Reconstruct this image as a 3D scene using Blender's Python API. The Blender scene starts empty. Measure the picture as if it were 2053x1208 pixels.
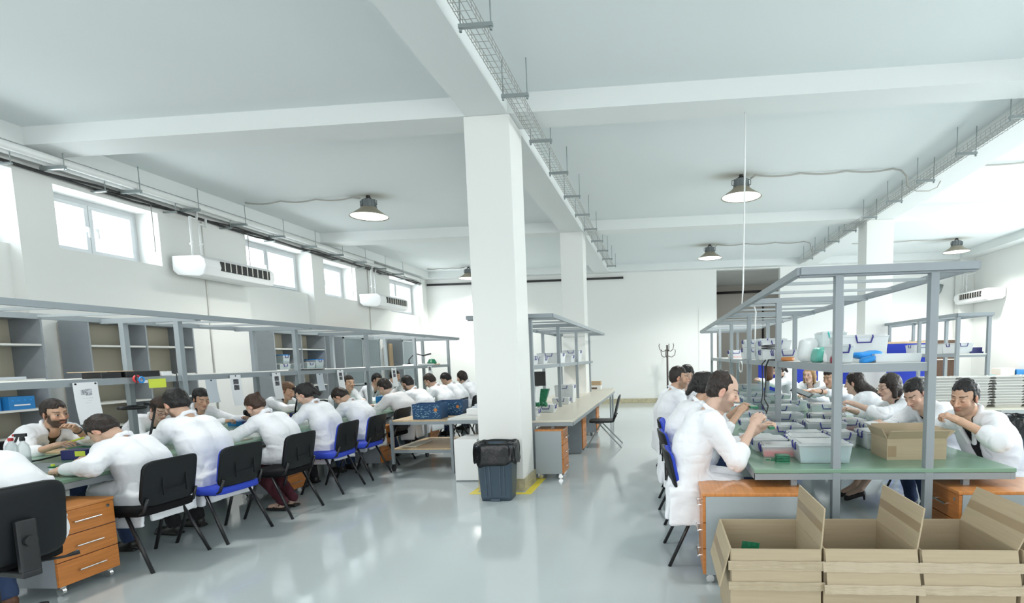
import bpy, bmesh, math, random
import numpy as np
from mathutils import Vector, Matrix

S = bpy.context.scene
COL = S.collection
PI = math.pi
R_ = math.radians

# ------------------------------------------------------------------ camera
cam_d = bpy.data.cameras.new('camera')
cam = bpy.data.objects.new('camera', cam_d)
COL.objects.link(cam)
YAW, PIT, ROL = (-0.090286, -0.096351, -0.023738)
_f = Vector((math.sin(YAW) * math.cos(PIT), math.cos(YAW) * math.cos(PIT), math.sin(PIT)))
_r = Vector((math.cos(YAW), -math.sin(YAW), 0))
_u = _r.cross(_f)
_r2 = _r * math.cos(ROL) + _u * math.sin(ROL)
_u2 = _u * math.cos(ROL) - _r * math.sin(ROL)
cam.matrix_world = Matrix(((_r2.x, _u2.x, -_f.x, 0), (_r2.y, _u2.y, -_f.y, 0), (_r2.z, _u2.z, -_f.z, 1.54), (0, 0, 0, 1)))
cam_d.sensor_width = 36
cam_d.sensor_fit = 'HORIZONTAL'
cam_d.lens = 1093 / 2053 * 36
cam_d.shift_x = (1026.5 - 1230) / 2053
cam_d.shift_y = (820 - 604) / 2053
cam_d.clip_start = 0.05
S.camera = cam

# ------------------------------------------------------------------ world, light, exposure
W = bpy.data.worlds.new('World')
S.world = W
W.use_nodes = True
W.node_tree.nodes['Background'].inputs[0].default_value = (0.96, 0.985, 1.0, 1)
W.node_tree.nodes['Background'].inputs[1].default_value = 1.6
S.view_settings.view_transform = 'Standard'
S.view_settings.look = 'None'
S.view_settings.gamma = 1
S.view_settings.use_curve_mapping = False
S.view_settings.exposure = 0.80
S.cycles.use_denoising = True
S.cycles.max_bounces = 8
S.cycles.diffuse_bounces = 4
S.cycles.glossy_bounces = 3
S.cycles.transmission_bounces = 6
S.cycles.transparent_max_bounces = 12
S.cycles.caustics_reflective = False
S.cycles.caustics_refractive = False
S.cycles.sample_clamp_indirect = 4


def area_light(name, loc, direction, sx, sy, power, col=(1, 1, 1)):
    d = bpy.data.lights.new(name, 'AREA')
    d.shape = 'RECTANGLE'
    d.size, d.size_y, d.energy, d.color = sx, sy, power, col
    o = bpy.data.objects.new(name, d)
    COL.objects.link(o)
    o.location = loc
    o.rotation_euler = Vector(direction).to_track_quat('-Z', 'Y').to_euler()
    return o


# daylight through the window band of the right-hand wall, and an added fill light behind the camera
area_light('daylight_right', (9.8, 8.0, 2.4), (-1, 0.0, -0.08), 13.5, 2.7, 520, (0.99, 1, 1))
area_light('front_fill', (0.0, -5.0, 2.2), (0.0, 1, 0.02), 15, 3.6, 75, (0.98, 1, 1))
for _y, _w in ((2.35, 1.6), (5.1, 2.0), (7.36, 1.4), (10.9, 1.9), (12.95, 1.25), (16.5, 2.1)):
    area_light('daylight_left', (-8.5, _y, 3.55), (1, 0, -0.12), _w, 0.8, 26, (0.93, 0.97, 1))

random.seed(7)
RNG = np.random.default_rng(11)


# ------------------------------------------------------------------ materials
def mat(name, col, rough=0.5, metal=0.0, bump=None, spec=0.5, alpha=1.0, emit=None, noise=None, trans=0.0, attr=None, coat=0.0):
    m = bpy.data.materials.new(name)
    m.use_nodes = True
    nt = m.node_tree
    b = nt.nodes['Principled BSDF']
    c = tuple(col) + (1,) if len(col) == 3 else col
    b.inputs['Base Color'].default_value = c
    b.inputs['Roughness'].default_value = rough
    b.inputs['Metallic'].default_value = metal
    b.inputs['Specular IOR Level'].default_value = spec
    b.inputs['Alpha'].default_value = alpha
    b.inputs['Transmission Weight'].default_value = trans
    b.inputs['Coat Weight'].default_value = coat
    tc = nt.nodes.new('ShaderNodeTexCoord')
    if attr:
        a = nt.nodes.new('ShaderNodeAttribute')
        a.attribute_name = attr
        nt.links.new(a.outputs['Color'], b.inputs['Base Color'])
    if noise:  # (scale vector, amount, detail): colour variation belonging to the stuff itself
        sc, am, de = noise
        mp = nt.nodes.new('ShaderNodeMapping')
        mp.inputs['Scale'].default_value = sc
        n = nt.nodes.new('ShaderNodeTexNoise')
        n.inputs['Scale'].default_value = 1
        n.inputs['Detail'].default_value = de
        r = nt.nodes.new('ShaderNodeValToRGB')
        r.color_ramp.elements[0].position = 0.3
        r.color_ramp.elements[1].position = 0.7
        r.color_ramp.elements[0].color = tuple(x * (1 - am) for x in c[:3]) + (1,)
        r.color_ramp.elements[1].color = tuple(min(1, x * (1 + am)) for x in c[:3]) + (1,)
        nt.links.new(tc.outputs['Object'], mp.inputs[0])
        nt.links.new(mp.outputs[0], n.inputs['Vector'])
        nt.links.new(n.outputs[0], r.inputs[0])
        nt.links.new(r.outputs[0], b.inputs['Base Color'])
    if bump:  # (scale vector or float, strength, distance)
        sc, st, di = bump
        mp = nt.nodes.new('ShaderNodeMapping')
        mp.inputs['Scale'].default_value = sc if not isinstance(sc, (int, float)) else (sc, sc, sc)
        n = nt.nodes.new('ShaderNodeTexNoise')
        n.inputs['Scale'].default_value = 1
        n.inputs['Detail'].default_value = 4
        bp = nt.nodes.new('ShaderNodeBump')
        bp.inputs['Strength'].default_value = st
        bp.inputs['Distance'].default_value = di
        nt.links.new(tc.outputs['Object'], mp.inputs[0])
        nt.links.new(mp.outputs[0], n.inputs['Vector'])
        nt.links.new(n.outputs[0], bp.inputs['Height'])
        nt.links.new(bp.outputs[0], b.inputs['Normal'])
    if emit:
        b.inputs['Emission Color'].default_value = tuple(emit[0]) + (1,)
        b.inputs['Emission Strength'].default_value = emit[1]
    return m


def clear_mat(name, tint, opac, rough=0.15):
    """thin clear plastic or glass: see-through, partly coloured, with a sheen"""
    m = bpy.data.materials.new(name)
    m.use_nodes = True
    nt = m.node_tree
    b = nt.nodes['Principled BSDF']
    b.inputs['Base Color'].default_value = tuple(tint) + (1,)
    b.inputs['Roughness'].default_value = rough
    t = nt.nodes.new('ShaderNodeBsdfTransparent')
    t.inputs[0].default_value = (0.97, 0.99, 0.99, 1)
    fr = nt.nodes.new('ShaderNodeLayerWeight')
    fr.inputs['Blend'].default_value = 0.25
    mr = nt.nodes.new('ShaderNodeMapRange')
    mr.inputs['To Min'].default_value = opac
    mr.inputs['To Max'].default_value = min(1, opac + 0.45)
    mx = nt.nodes.new('ShaderNodeMixShader')
    nt.links.new(fr.outputs['Fresnel'], mr.inputs['Value'])
    nt.links.new(mr.outputs[0], mx.inputs[0])
    nt.links.new(t.outputs[0], mx.inputs[1])
    nt.links.new(b.outputs[0], mx.inputs[2])
    nt.links.new(mx.outputs[0], nt.nodes['Material Output'].inputs[0])
    return m


M = {}
M['wall'] = mat('wall_paint', (0.81, 0.82, 0.795), 0.75, bump=(14, 0.05, 0.01))
M['ceil'] = mat('ceiling_paint', (0.74, 0.79, 0.79), 0.8, bump=(6, 0.05, 0.01))
M['beam'] = mat('beam_paint', (0.75, 0.785, 0.775), 0.75)
M['base'] = mat('stone_skirting', (0.46, 0.42, 0.28), 0.45, noise=((18, 18, 18), 0.18, 4))
M['yellow'] = mat('yellow_tape', (0.80, 0.66, 0.06), 0.5)
M['steel'] = mat('grey_powder_coat', (0.29, 0.328, 0.350), 0.42, spec=0.4)
M['steel_dark'] = mat('grey_melamine', (0.27, 0.30, 0.325), 0.5, noise=((9, 9, 9), 0.04, 3))
M['steel_lt'] = mat('light_grey_melamine', (0.36, 0.40, 0.415), 0.5)
M['esd'] = mat('green_bench_mat', (0.205, 0.345, 0.25), 0.28, noise=((3, 3, 3), 0.06, 3))
M['cream'] = mat('cream_laminate', (0.66, 0.63, 0.53), 0.35)
M['beigeback'] = mat('beige_hardboard', (0.52, 0.48, 0.38), 0.7)
M['shelfwhite'] = mat('pale_shelf_board', (0.66, 0.67, 0.64), 0.5)
M['wood'] = mat('orange_beech_laminate', (0.56, 0.20, 0.045), 0.38, noise=((4, 4, 60), 0.14, 5))
M['woodtop'] = mat('orange_beech_top', (0.60, 0.24, 0.07), 0.3, noise=((60, 4, 4), 0.14, 5))
M['wooddark'] = mat('dark_walnut', (0.12, 0.07, 0.045), 0.5, noise=((40, 4, 3), 0.25, 4))
M['black'] = mat('black_plastic', (0.012, 0.013, 0.015), 0.42)
M['blackshell'] = mat('black_chair_shell', (0.011, 0.013, 0.015), 0.45, bump=(260, 0.12, 0.002), spec=0.22)
M['blackmetal'] = mat('black_tube', (0.012, 0.012, 0.014), 0.33)
M['bluefab'] = mat('blue_upholstery', (0.025, 0.06, 0.50), 0.85, bump=(420, 0.3, 0.002))
M['blackfab'] = mat('black_upholstery', (0.008, 0.008, 0.009), 0.9, spec=0.15, bump=(420, 0.3, 0.002))
M['chrome'] = mat('brushed_chrome', (0.72, 0.72, 0.72), 0.22, metal=1)
M['wire'] = mat('galvanised_wire', (0.42, 0.42, 0.40), 0.4, metal=0.6)
M['galv'] = mat('galvanised_channel', (0.30, 0.34, 0.34), 0.4, metal=0.5)
M['traywhite'] = mat('ivory_tray', (0.70, 0.70, 0.67), 0.5)
M['white'] = mat('white_enamel', (0.86, 0.87, 0.87), 0.3)
M['whitepipe'] = mat('white_pipe', (0.80, 0.82, 0.81), 0.4)
M['beigepipe'] = mat('beige_duct', (0.74, 0.73, 0.69), 0.5)
M['conduit'] = mat('grey_conduit', (0.40, 0.39, 0.36), 0.5)
M['cable'] = mat('black_cable', (0.02, 0.02, 0.02), 0.5)
M['lampgrey'] = mat('lamp_housing', (0.16, 0.18, 0.19), 0.4)
M['lampshade'] = mat('lamp_reflector', (0.34, 0.31, 0.24), 0.4, metal=0.2)
M['lampglow'] = mat('lit_diffuser', (1, 1, 1), 0.5, emit=((1.0, 0.99, 0.95), 1.5))
M['paper'] = mat('white_paper', (0.83, 0.84, 0.86), 0.8)
M['papergrey'] = mat('tracing_paper', (0.55, 0.60, 0.65), 0.8)
M['ink'] = mat('printed_ink', (0.10, 0.10, 0.11), 0.8, noise=((60, 60, 60), 0.9, 2))
M['inkpale'] = mat('pale_print', (0.42, 0.43, 0.46), 0.8, noise=((90, 90, 90), 0.7, 3))
M['note'] = mat('yellow_note', (0.70, 0.80, 0.08), 0.7)
M['card'] = mat('brown_cardboard', (0.45, 0.365, 0.245), 0.8, noise=((3, 3, 70), 0.05, 3))
M['cardin'] = mat('cardboard_inside', (0.40, 0.30, 0.18), 0.85)
M['tapeb'] = mat('brown_packing_tape', (0.34, 0.25, 0.15), 0.28)
M['film'] = mat('glossy_packing_tape', (0.42, 0.34, 0.225), 0.24, spec=0.45, coat=0.08, bump=((10, 10, 45), 0.8, 0.006))
M['glass'] = clear_mat('window_glass', (0.9, 0.95, 1.0), 0.06, 0.02)
M['clear'] = clear_mat('clear_box_plastic', (0.86, 0.92, 0.93), 0.30)
M['clearlid'] = clear_mat('clear_box_lid', (0.93, 0.96, 0.97), 0.5)
M['frost'] = clear_mat('frosted_box_plastic', (0.90, 0.94, 0.95), 0.62, 0.3)
M['clip'] = mat('navy_clip', (0.03, 0.025, 0.22), 0.4)
M['tealclip'] = mat('turquoise_clip', (0.05, 0.50, 0.48), 0.4)
M['teal'] = mat('teal_parts', (0.17, 0.36, 0.38), 0.5, noise=((40, 40, 40), 0.25, 2))
M['tealbag'] = mat('sea_green_film', (0.10, 0.42, 0.34), 0.4)
M['pcb'] = mat('green_circuit_board', (0.01, 0.16, 0.075), 0.4, noise=((50, 50, 50), 0.35, 2))
M['red'] = mat('red_plastic', (0.72, 0.045, 0.05), 0.4)
M['maroon'] = mat('maroon_plastic', (0.30, 0.03, 0.06), 0.5)
M['skyblue'] = mat('sky_blue_plastic', (0.02, 0.28, 0.72), 0.4)
M['frame'] = mat('window_frame', (0.62, 0.65, 0.67), 0.4)
M['binblue'] = mat('bin_slate_plastic', (0.060, 0.090, 0.120), 0.4, spec=0.4)
M['bag'] = mat('black_bin_bag', (0.006, 0.007, 0.008), 0.2, bump=((9, 9, 5), 0.35, 0.05), spec=0.4)
M['navy'] = mat('navy_plastic', (0.015, 0.02, 0.14), 0.45)
M['crate'] = mat('blue_crate', (0.008, 0.06, 0.16), 0.5)
M['cratespot'] = mat('crate_print', (0.20, 0.36, 0.46), 0.5)
M['boxblue'] = mat('blue_carton', (0.02, 0.20, 0.50), 0.5)
M['screenblue'] = mat('blue_partition', (0.02, 0.045, 0.42), 0.85)
M['lightwood'] = mat('pale_wood', (0.62, 0.46, 0.28), 0.5, noise=((30, 4, 4), 0.1, 4))
M['tan'] = mat('tan_carton', (0.52, 0.38, 0.24), 0.8)
M['glassdk'] = clear_mat('cabinet_glass', (0.45, 0.52, 0.55), 0.22, 0.05)
M['coat'] = mat('white_cotton', (0.86, 0.875, 0.91), 0.85, bump=((9, 9, 20), 0.22, 0.02))
M['coatgrey'] = mat('off_white_cotton', (0.74, 0.735, 0.745), 0.85, bump=((16, 16, 16), 0.25, 0.02))
M['skin'] = mat('skin', (0.6, 0.4, 0.3), 0.5, attr='Col', spec=0.35, bump=(90, 0.06, 0.003))
M['pole'] = mat('dark_brown_metal', (0.05, 0.035, 0.03), 0.4)
M['sandal'] = mat('black_leather', (0.015, 0.014, 0.014), 0.4)
M['brown'] = mat('brown_leather', (0.12, 0.05, 0.025), 0.5)
M['ivory'] = mat('ivory_plastic', (0.78, 0.76, 0.70), 0.5)
M['recess'] = mat('grey_beige_paint', (0.44, 0.43, 0.39), 0.8)
# brownish smudges on the ceiling paint round the lamp hooks
_nt = M['ceil'].node_tree
_b = _nt.nodes['Principled BSDF']
_tc = _nt.nodes.new('ShaderNodeTexCoord')
_last = None
for _p, _sx in (((-5.0, 9.45), 1.9), ((1.25, 9.38), 1.6), ((1.25, 15.0), 1.5), ((7.8, 15.55), 1.8)):
    _mp = _nt.nodes.new('ShaderNodeMapping')
    _mp.inputs['Location'].default_value = (-_p[0] * _sx, -_p[1] * 3.0, 0)
    _mp.inputs['Scale'].default_value = (_sx, 3.0, 0)
    _ln = _nt.nodes.new('ShaderNodeVectorMath')
    _ln.operation = 'LENGTH'
    _mr = _nt.nodes.new('ShaderNodeMapRange')
    _mr.interpolation_type = 'SMOOTHSTEP'
    _mr.inputs['From Min'].default_value = 0.95
    _mr.inputs['From Max'].default_value = 0.05
    _mr.inputs['To Max'].default_value = 0.6
    _nt.links.new(_tc.outputs['Object'], _mp.inputs[0])
    _nt.links.new(_mp.outputs[0], _ln.inputs[0])
    _nt.links.new(_ln.outputs['Value'], _mr.inputs['Value'])
    _mx = _nt.nodes.new('ShaderNodeMix')
    _mx.data_type = 'RGBA'
    _nt.links.new(_mr.outputs[0], _mx.inputs['Factor'])
    if _last is None:
        _mx.inputs[6].default_value = (0.74, 0.79, 0.79, 1)
    else:
        _nt.links.new(_last, _mx.inputs[6])
    _mx.inputs[7].default_value = (0.40, 0.36, 0.24, 1)
    _last = _mx.outputs[2]
_nt.links.new(_last, _b.inputs['Base Color'])
# epoxy floor
M['floor'] = mat('epoxy_floor', (0.50, 0.555, 0.565), 0.10, spec=0.5, noise=((0.5, 0.5, 0.5), 0.035, 4), bump=((1.6, 1.6, 1.6), 0.012, 0.02))


# ------------------------------------------------------------------ mesh helpers
class MB:
    """collects shapes into ONE mesh"""

    def __init__(s):
        s.v, s.f, s.m, s.sm = [], [], [], []
        s.cur, s.smooth, s.T = 0, False, None

    def add(s, vs, fs):
        o = len(s.v)
        if s.T is not None:
            vs = [tuple(s.T @ Vector(p)) for p in vs]
        s.v += [tuple(p) for p in vs]
        s.f += [[i + o for i in f] for f in fs]
        s.m += [s.cur] * len(fs)
        s.sm += [s.smooth] * len(fs)
        return s

    def box(s, x0, x1, y0, y1, z0, z1):
        vs = [(x0, y0, z0), (x1, y0, z0), (x1, y1, z0), (x0, y1, z0), (x0, y0, z1), (x1, y0, z1), (x1, y1, z1), (x0, y1, z1)]
        return s.add(vs, [(0, 3, 2, 1), (4, 5, 6, 7), (0, 1, 5, 4), (1, 2, 6, 5), (2, 3, 7, 6), (3, 0, 4, 7)])

    def frust(s, cx, cy, z0, z1, a0, b0, a1, b1):
        """box whose half sizes go from (a0,b0) at z0 to (a1,b1) at z1"""
        vs = [(cx - a0, cy - b0, z0), (cx + a0, cy - b0, z0), (cx + a0, cy + b0, z0), (cx - a0, cy + b0, z0),
              (cx - a1, cy - b1, z1), (cx + a1, cy - b1, z1), (cx + a1, cy + b1, z1), (cx - a1, cy + b1, z1)]
        return s.add(vs, [(0, 3, 2, 1), (4, 5, 6, 7), (0, 1, 5, 4), (1, 2, 6, 5), (2, 3, 7, 6), (3, 0, 4, 7)])

    def tray(s, cx, cy, z0, z1, a0, b0, a1, b1, t):
        """open-topped tapered box with wall thickness t"""
        def ring(a, b, z):
            return [(cx - a, cy - b, z), (cx + a, cy - b, z), (cx + a, cy + b, z), (cx - a, cy + b, z)]
        k = (a1 - a0) / max(z1 - z0, 1e-6) * t
        vs = ring(a0, b0, z0) + ring(a1, b1, z1) + ring(a1 - t, b1 - t, z1) + ring(a0 - t + k, b0 - t + k, z0 + t)
        fs = [(3, 2, 1, 0), (12, 13, 14, 15)]
        for i in range(4):
            j = (i + 1) % 4
            fs += [(i, j, 4 + j, 4 + i), (4 + i, 4 + j, 8 + j, 8 + i), (8 + i, 8 + j, 12 + j, 12 + i)]
        return s.add(vs, fs)

    def tube(s, pts, r, n=8, caps=True):
        """round bar through points; r a number or one per point"""
        P = [Vector(p) for p in pts]
        if isinstance(r, (int, float)):
            r = [r] * len(P)
        vs, fs = [], []
        d0 = (P[1] - P[0]).normalized()
        nx = d0.orthogonal().normalized()
        for i, p in enumerate(P):
            if i == 0:
                d = P[1] - P[0]
            elif i == len(P) - 1:
                d = P[-1] - P[-2]
            else:
                d = (P[i + 1] - p).normalized() + (p - P[i - 1]).normalized()
            d.normalize()
            nx = (nx - d * nx.dot(d))
            nx = nx.normalized() if nx.length > 1e-5 else d.orthogonal().normalized()
            ny = d.cross(nx)
            for k in range(n):
                a = 2 * PI * k / n
                vs.append(p + nx * (r[i] * math.cos(a)) + ny * (r[i] * math.sin(a)))
        for i in range(len(P) - 1):
            for k in range(n):
                k2 = (k + 1) % n
                fs.append((i * n + k, i * n + k2, (i + 1) * n + k2, (i + 1) * n + k))
        if caps:
            fs.append(tuple(range(n - 1, -1, -1)))
            fs.append(tuple((len(P) - 1) * n + k for k in range(n)))
        return s.add(vs, fs)

    def bar(s, p, q, w, h):
        """square bar from p to q, w wide, h high"""
        p, q = Vector(p), Vector(q)
        d = (q - p).normalized()
        up = Vector((0, 0, 1)) if abs(d.z) < 0.9 else Vector((0, 1, 0))
        x = d.cross(up).normalized()
        y = x.cross(d)
        vs = []
        for c in (p, q):
            for a, b in ((-1, -1), (1, -1), (1, 1), (-1, 1)):
                vs.append(c + x * (a * w / 2) + y * (b * h / 2))
        return s.add(vs, [(3, 2, 1, 0), (4, 5, 6, 7), (0, 1, 5, 4), (1, 2, 6, 5), (2, 3, 7, 6), (3, 0, 4, 7)])

    def lathe(s, prof, n=24, c=(0, 0, 0)):
        vs, fs = [], []
        for r, z in prof:
            for k in range(n):
                a = 2 * PI * k / n
                vs.append((c[0] + r * math.cos(a), c[1] + r * math.sin(a), c[2] + z))
        for i in range(len(prof) - 1):
            for k in range(n):
                k2 = (k + 1) % n
                fs.append((i * n + k, i * n + k2, (i + 1) * n + k2, (i + 1) * n + k))
        return s.add(vs, fs)

    def pad(s, c, size, e=0.35, nu=20, nv=12, bend=None):
        """superellipsoid cushion; bend(x,y,z)->(x,y,z) shapes it"""
        def sp(w, k):
            return math.copysign(abs(w) ** k, w)
        vs, fs = [], []
        for i in range(nv + 1):
            a = -PI / 2 + PI * i / nv
            for j in range(nu):
                b = 2 * PI * (j + 0.5) / nu
                x = size[0] * sp(math.cos(a), e) * sp(math.cos(b), e)
                y = size[1] * sp(math.cos(a), e) * sp(math.sin(b), e)
                z = size[2] * sp(math.sin(a), e)
                if bend:
                    x, y, z = bend(x, y, z)
                vs.append((c[0] + x, c[1] + y, c[2] + z))
        for i in range(nv):
            for j in range(nu):
                j2 = (j + 1) % nu
                fs.append((i * nu + j, i * nu + j2, (i + 1) * nu + j2, (i + 1) * nu + j))
        return s.add(vs, fs)

    def build(s, name, mats, parent=None, bevel=0, seg=2):
        me = bpy.data.meshes.new(name)
        me.from_pydata(s.v, [], s.f)
        if not isinstance(mats, (list, tuple)):
            mats = [mats]
        for m_ in mats:
            me.materials.append(M[m_] if isinstance(m_, str) else m_)
        if len(mats) > 1:
            me.polygons.foreach_set('material_index', s.m)
        me.polygons.foreach_set('use_smooth', s.sm)
        me.update()
        o = bpy.data.objects.new(name, me)
        COL.objects.link(o)
        if parent:
            o.parent = parent
        if bevel:
            b = o.modifiers.new('Bevel', 'BEVEL')
            b.width = bevel
            b.segments = seg
            b.limit_method = 'ANGLE'
            b.angle_limit = 0.6
        return o


def tag(o, label=None, cat=None, group=None, kind=None):
    if label:
        o['label'] = label
    if cat:
        o['category'] = cat
    if group:
        o['group'] = group
    if kind:
        o['kind'] = kind
    return o


def empty(name, loc, rz=0.0, label=None, cat=None, group=None):
    o = bpy.data.objects.new(name, None)
    COL.objects.link(o)
    o.location = loc
    o.rotation_euler = (0, 0, rz)
    o.empty_display_size = 0.1
    return tag(o, label, cat, group)


def copy_tree(o, loc=None, rz=None, label=None, group=None, parent=None):
    c = o.copy()
    COL.objects.link(c)
    if parent:
        c.parent = parent
    if loc is not None:
        c.location = loc
    if rz is not None:
        c.rotation_euler = (0, 0, rz)
    if label:
        c['label'] = label
    if group:
        c['group'] = group
    for ch in list(o.children):
        copy_tree(ch, parent=c)
    return c


def struct(name, mb, m_, parent=None, bevel=0):
    o = mb.build(name, m_, parent, bevel)
    if not parent:
        o['kind'] = 'structure'
    return o


def boxmb(*a):
    return MB().box(*a)

# ------------------------------------------------------------------ the room
ZC, ZB = 4.43, 4.22
XL, XR, YF = -7.8, 9.4, 17.9
struct('floor', boxmb(-8.3, 10.2, -4.6, 24.2, -0.12, 0), 'floor')
struct('ceiling', boxmb(-8.3, 10.2, -4.6, 24.2, ZC, ZC + 0.15), 'ceil')


def wall_left():
    m = MB()
    x0, x1 = -8.3, XL
    for a, b in ((-4.6, 1.5), (3.2, 4.0), (6.18, 6.62), (8.1, 9.9), (11.87, 12.3), (13.63, 15.4), (17.57, 17.9)):
        m.box(x0, x1, a, b, 0, ZC)
    for a, b, zs, zt in ((6.62, 8.1, 3.12, 3.93), (12.3, 13.63, 3.12, 3.95)):   # plain openings in thick wall
        m.box(x0, x1, a, b, 0, zs)
        m.box(x0, x1, a, b, zt, ZC)
    for a, b, zs, zt in ((1.5, 3.2, 3.1, 3.98), (4.0, 6.18, 3.1, 3.98), (9.9, 11.87, 3.12, 4.0), (15.4, 17.57, 3.02, 4.02)):  # niches with a thin parapet
        m.box(x0, x1 - 0.16, a, b, 0, zs)
        m.box(x0, x1, a, b, zt, ZC)
    return struct('wall_left', m, 'wall')


wall_left()
m = MB().box(-8.2, 1.77, YF, YF + 0.25, 0, ZC).box(1.77, 3.75, YF, YF + 0.25, 4.2, ZC).box(3.75, 10.0, YF, YF + 0.25, 0, ZC)
m.box(1.2, 1.77, YF - 0.02, YF, 0, 3.0)
struct('wall_back', m, 'wall')
area_light('recess_fill', (3.4, 20.9, 4.2), (0.1, 0.2, -1), 2.5, 3.5, 45)  # ceiling area light added to brighten the recess
struct('wall_recess', MB().box(1.3, 5.5, 24, 24.2, 0, ZC).box(1.57, 1.77, YF + 0.25, 24, 0, ZC).box(5.3, 5.5, YF + 0.25, 24, 0, ZC), 'recess')
m = MB()
for a, b in ((-4.6, 1.0), (4.3, 4.6), (7.9, 8.2), (11.5, 11.8), (15.1, YF)):
    m.box(XR, XR + 0.3, a, b, 0, ZC)
m.box(XR, XR + 0.3, 1.0, 15.1, 0, 0.9).box(XR, XR + 0.3, 1.0, 15.1, 3.75, ZC)
m.box(8.98, XR, 17.6, 17.85, 0, ZC)
struct('wall_right', m, 'wall')
m = MB()
for a, b in ((-8.2, -7.5), (-2.4, -2.0), (2.0, 2.4), (7.5, 9.7)):  # unseen front wall, openings put in for the fill light
    m.box(a, b, -4.6, -4.35, 0, ZC)
m.box(-8.2, 9.7, -4.6, -4.35, 0, 0.4).box(-8.2, 9.7, -4.6, -4.35, 4.05, ZC)
struct('wall_front', m, 'wall')

# beams and columns
for i, (x0, x1, y0, y1) in enumerate(((-2.12, -1.65, -4.3, YF), (4.27, 4.8, -4.3, YF), (XL, -7.56, -4.3, YF), (8.95, XR, -4.3, YF))):
    struct('ceiling_beam', boxmb(x0, x1, y0, y1, ZB, ZC + 0.02), 'beam')
for y0, y1 in ((6.15, 6.58), (11.86, 12.3), (17.55, YF), (0.4, 0.85)):
    for x0, x1 in ((-7.56, -2.12), (-1.65, 4.27), (4.8, 8.95)):
        struct('ceiling_beam', boxmb(x0, x1, y0, y1, ZB + 0.002, ZC + 0.02), 'beam')
for x0, x1, y0, y1 in ((-2.15, -1.63, 6.15, 6.67), (-2.15, -1.66, 11.9, 12.4), (4.26, 4.8, 12.0, 12.5), (4.26, 4.8, 0.35, 0.87)):
    struct('column', boxmb(x0, x1, y0, y1, 0, ZB), 'wall', bevel=0.008)
    b = MB()
    t = 0.018
    b.box(x0 - t, x1 + t, y0 - t, y0, 0, 0.145).box(x0 - t, x1 + t, y1, y1 + t, 0, 0.145).box(x0 - t, x0, y0, y1, 0, 0.145).box(x1, x1 + t, y0, y1, 0, 0.145)
    struct('baseboard_column', b, 'base')
struct('baseboard_back', MB().box(-7.8, 1.77, YF - 0.035, YF - 0.015, 0, 0.15).box(3.75, 8.9, YF - 0.02, YF, 0, 0.15), 'base')
struct('baseboard_left', MB().box(XL, XL + 0.02, 6.18, 9.9, 0, 0.15).box(XL, XL + 0.02, 11.87, 15.4, 0, 0.15), 'base')
# yellow floor marking round the first column
m = MB()
for a in ((-2.24, -1.51, 5.99, 6.07), (-2.24, -1.51, 6.74, 6.82), (-2.24, -2.17, 6.07, 6.74), (-1.60, -1.51, 6.07, 6.74)):
    m.box(a[0], a[1], a[2], a[3], 0.0005, 0.002)
struct('trim_1', m, 'yellow')


# windows of the left wall: white frames, two sashes, panes, handles
def window(n, y0, y1, z0, z1, split, hand, xf=-8.2):
    t = 0.06
    m = MB().box(xf - 0.05, xf + 0.02, y0, y1, z0, z0 + t).box(xf - 0.05, xf + 0.02, y0, y1, z1 - t, z1)
    m.box(xf - 0.05, xf + 0.02, y0, y0 + t, z0 + t, z1 - t).box(xf - 0.05, xf + 0.02, y1 - t, y1, z0 + t, z1 - t)
    w = struct('window_%d' % n, m, 'frame', bevel=0.004)
    cuts = [y0 + t] + list(split) + [y1 - t]
    for i in range(len(cuts) - 1):
        a, b = cuts[i] + 0.004, cuts[i + 1] - 0.004
        f = MB()
        s = 0.055
        zz0, zz1 = z0 + t + 0.004, z1 - t - 0.004
        f.box(xf - 0.03, xf + 0.04, a, b, zz0, zz0 + s).box(xf - 0.03, xf + 0.04, a, b, zz1 - s, zz1)
        f.box(xf - 0.03, xf + 0.04, a, a + s, zz0 + s, zz1 - s).box(xf - 0.03, xf + 0.04, b - s, b, zz0 + s, zz1 - s)
        fo = f.build('sash', 'frame', w, bevel=0.003)
        boxmb(xf - 0.004, xf + 0.004, a + s, b - s, zz0 + s, zz1 - s).build('pane', 'glass', fo)
    for hy in hand:
        zm = (z0 + z1) / 2
        MB().box(xf + 0.04, xf + 0.05, hy - 0.015, hy + 0.015, zm - 0.04, zm + 0.04).box(xf + 0.05, xf + 0.075, hy - 0.011, hy + 0.011, zm + 0.01, zm + 0.03).box(
            xf + 0.065, xf + 0.08, hy - 0.012, hy + 0.012, zm - 0.11, zm + 0.03).build('handle', 'white', w, bevel=0.003)


window(1, 6.62, 8.1, 3.12, 3.93, [7.36], [7.32, 7.45])
window(2, 9.9, 11.87, 3.12, 4.0, [10.9], [10.85])
window(3, 12.3, 13.63, 3.12, 3.95, [12.8], [12.83])
window(4, 15.4, 17.57, 3.02, 4.02, [16.45], [16.4])
window(5, 4.0, 6.18, 3.1, 3.98, [5.1], [5.06])
window(6, 1.5, 3.2, 3.1, 3.98, [2.35], [2.3])
# window bands that light the hall: right side
for n, (a, b) in enumerate(((1.0, 4.3), (4.6, 7.9), (8.2, 11.5), (11.8, 15.1))):
    m = MB()
    mid = (a + b) / 2
    for q in (a, mid - 0.03, b - 0.06):
        m.box(XR + 0.1, XR + 0.18, q, q + 0.06, 0.9, 3.75)
    m.box(XR + 0.1, XR + 0.18, a, b, 0.9, 0.96).box(XR + 0.1, XR + 0.18, a, b, 3.69, 3.75)
    w = struct('window_%d' % (7 + n), m, 'white')
    boxmb(XR + 0.135, XR + 0.143, a + 0.06, b - 0.06, 0.96, 3.69).build('pane', 'glass', w)

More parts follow.
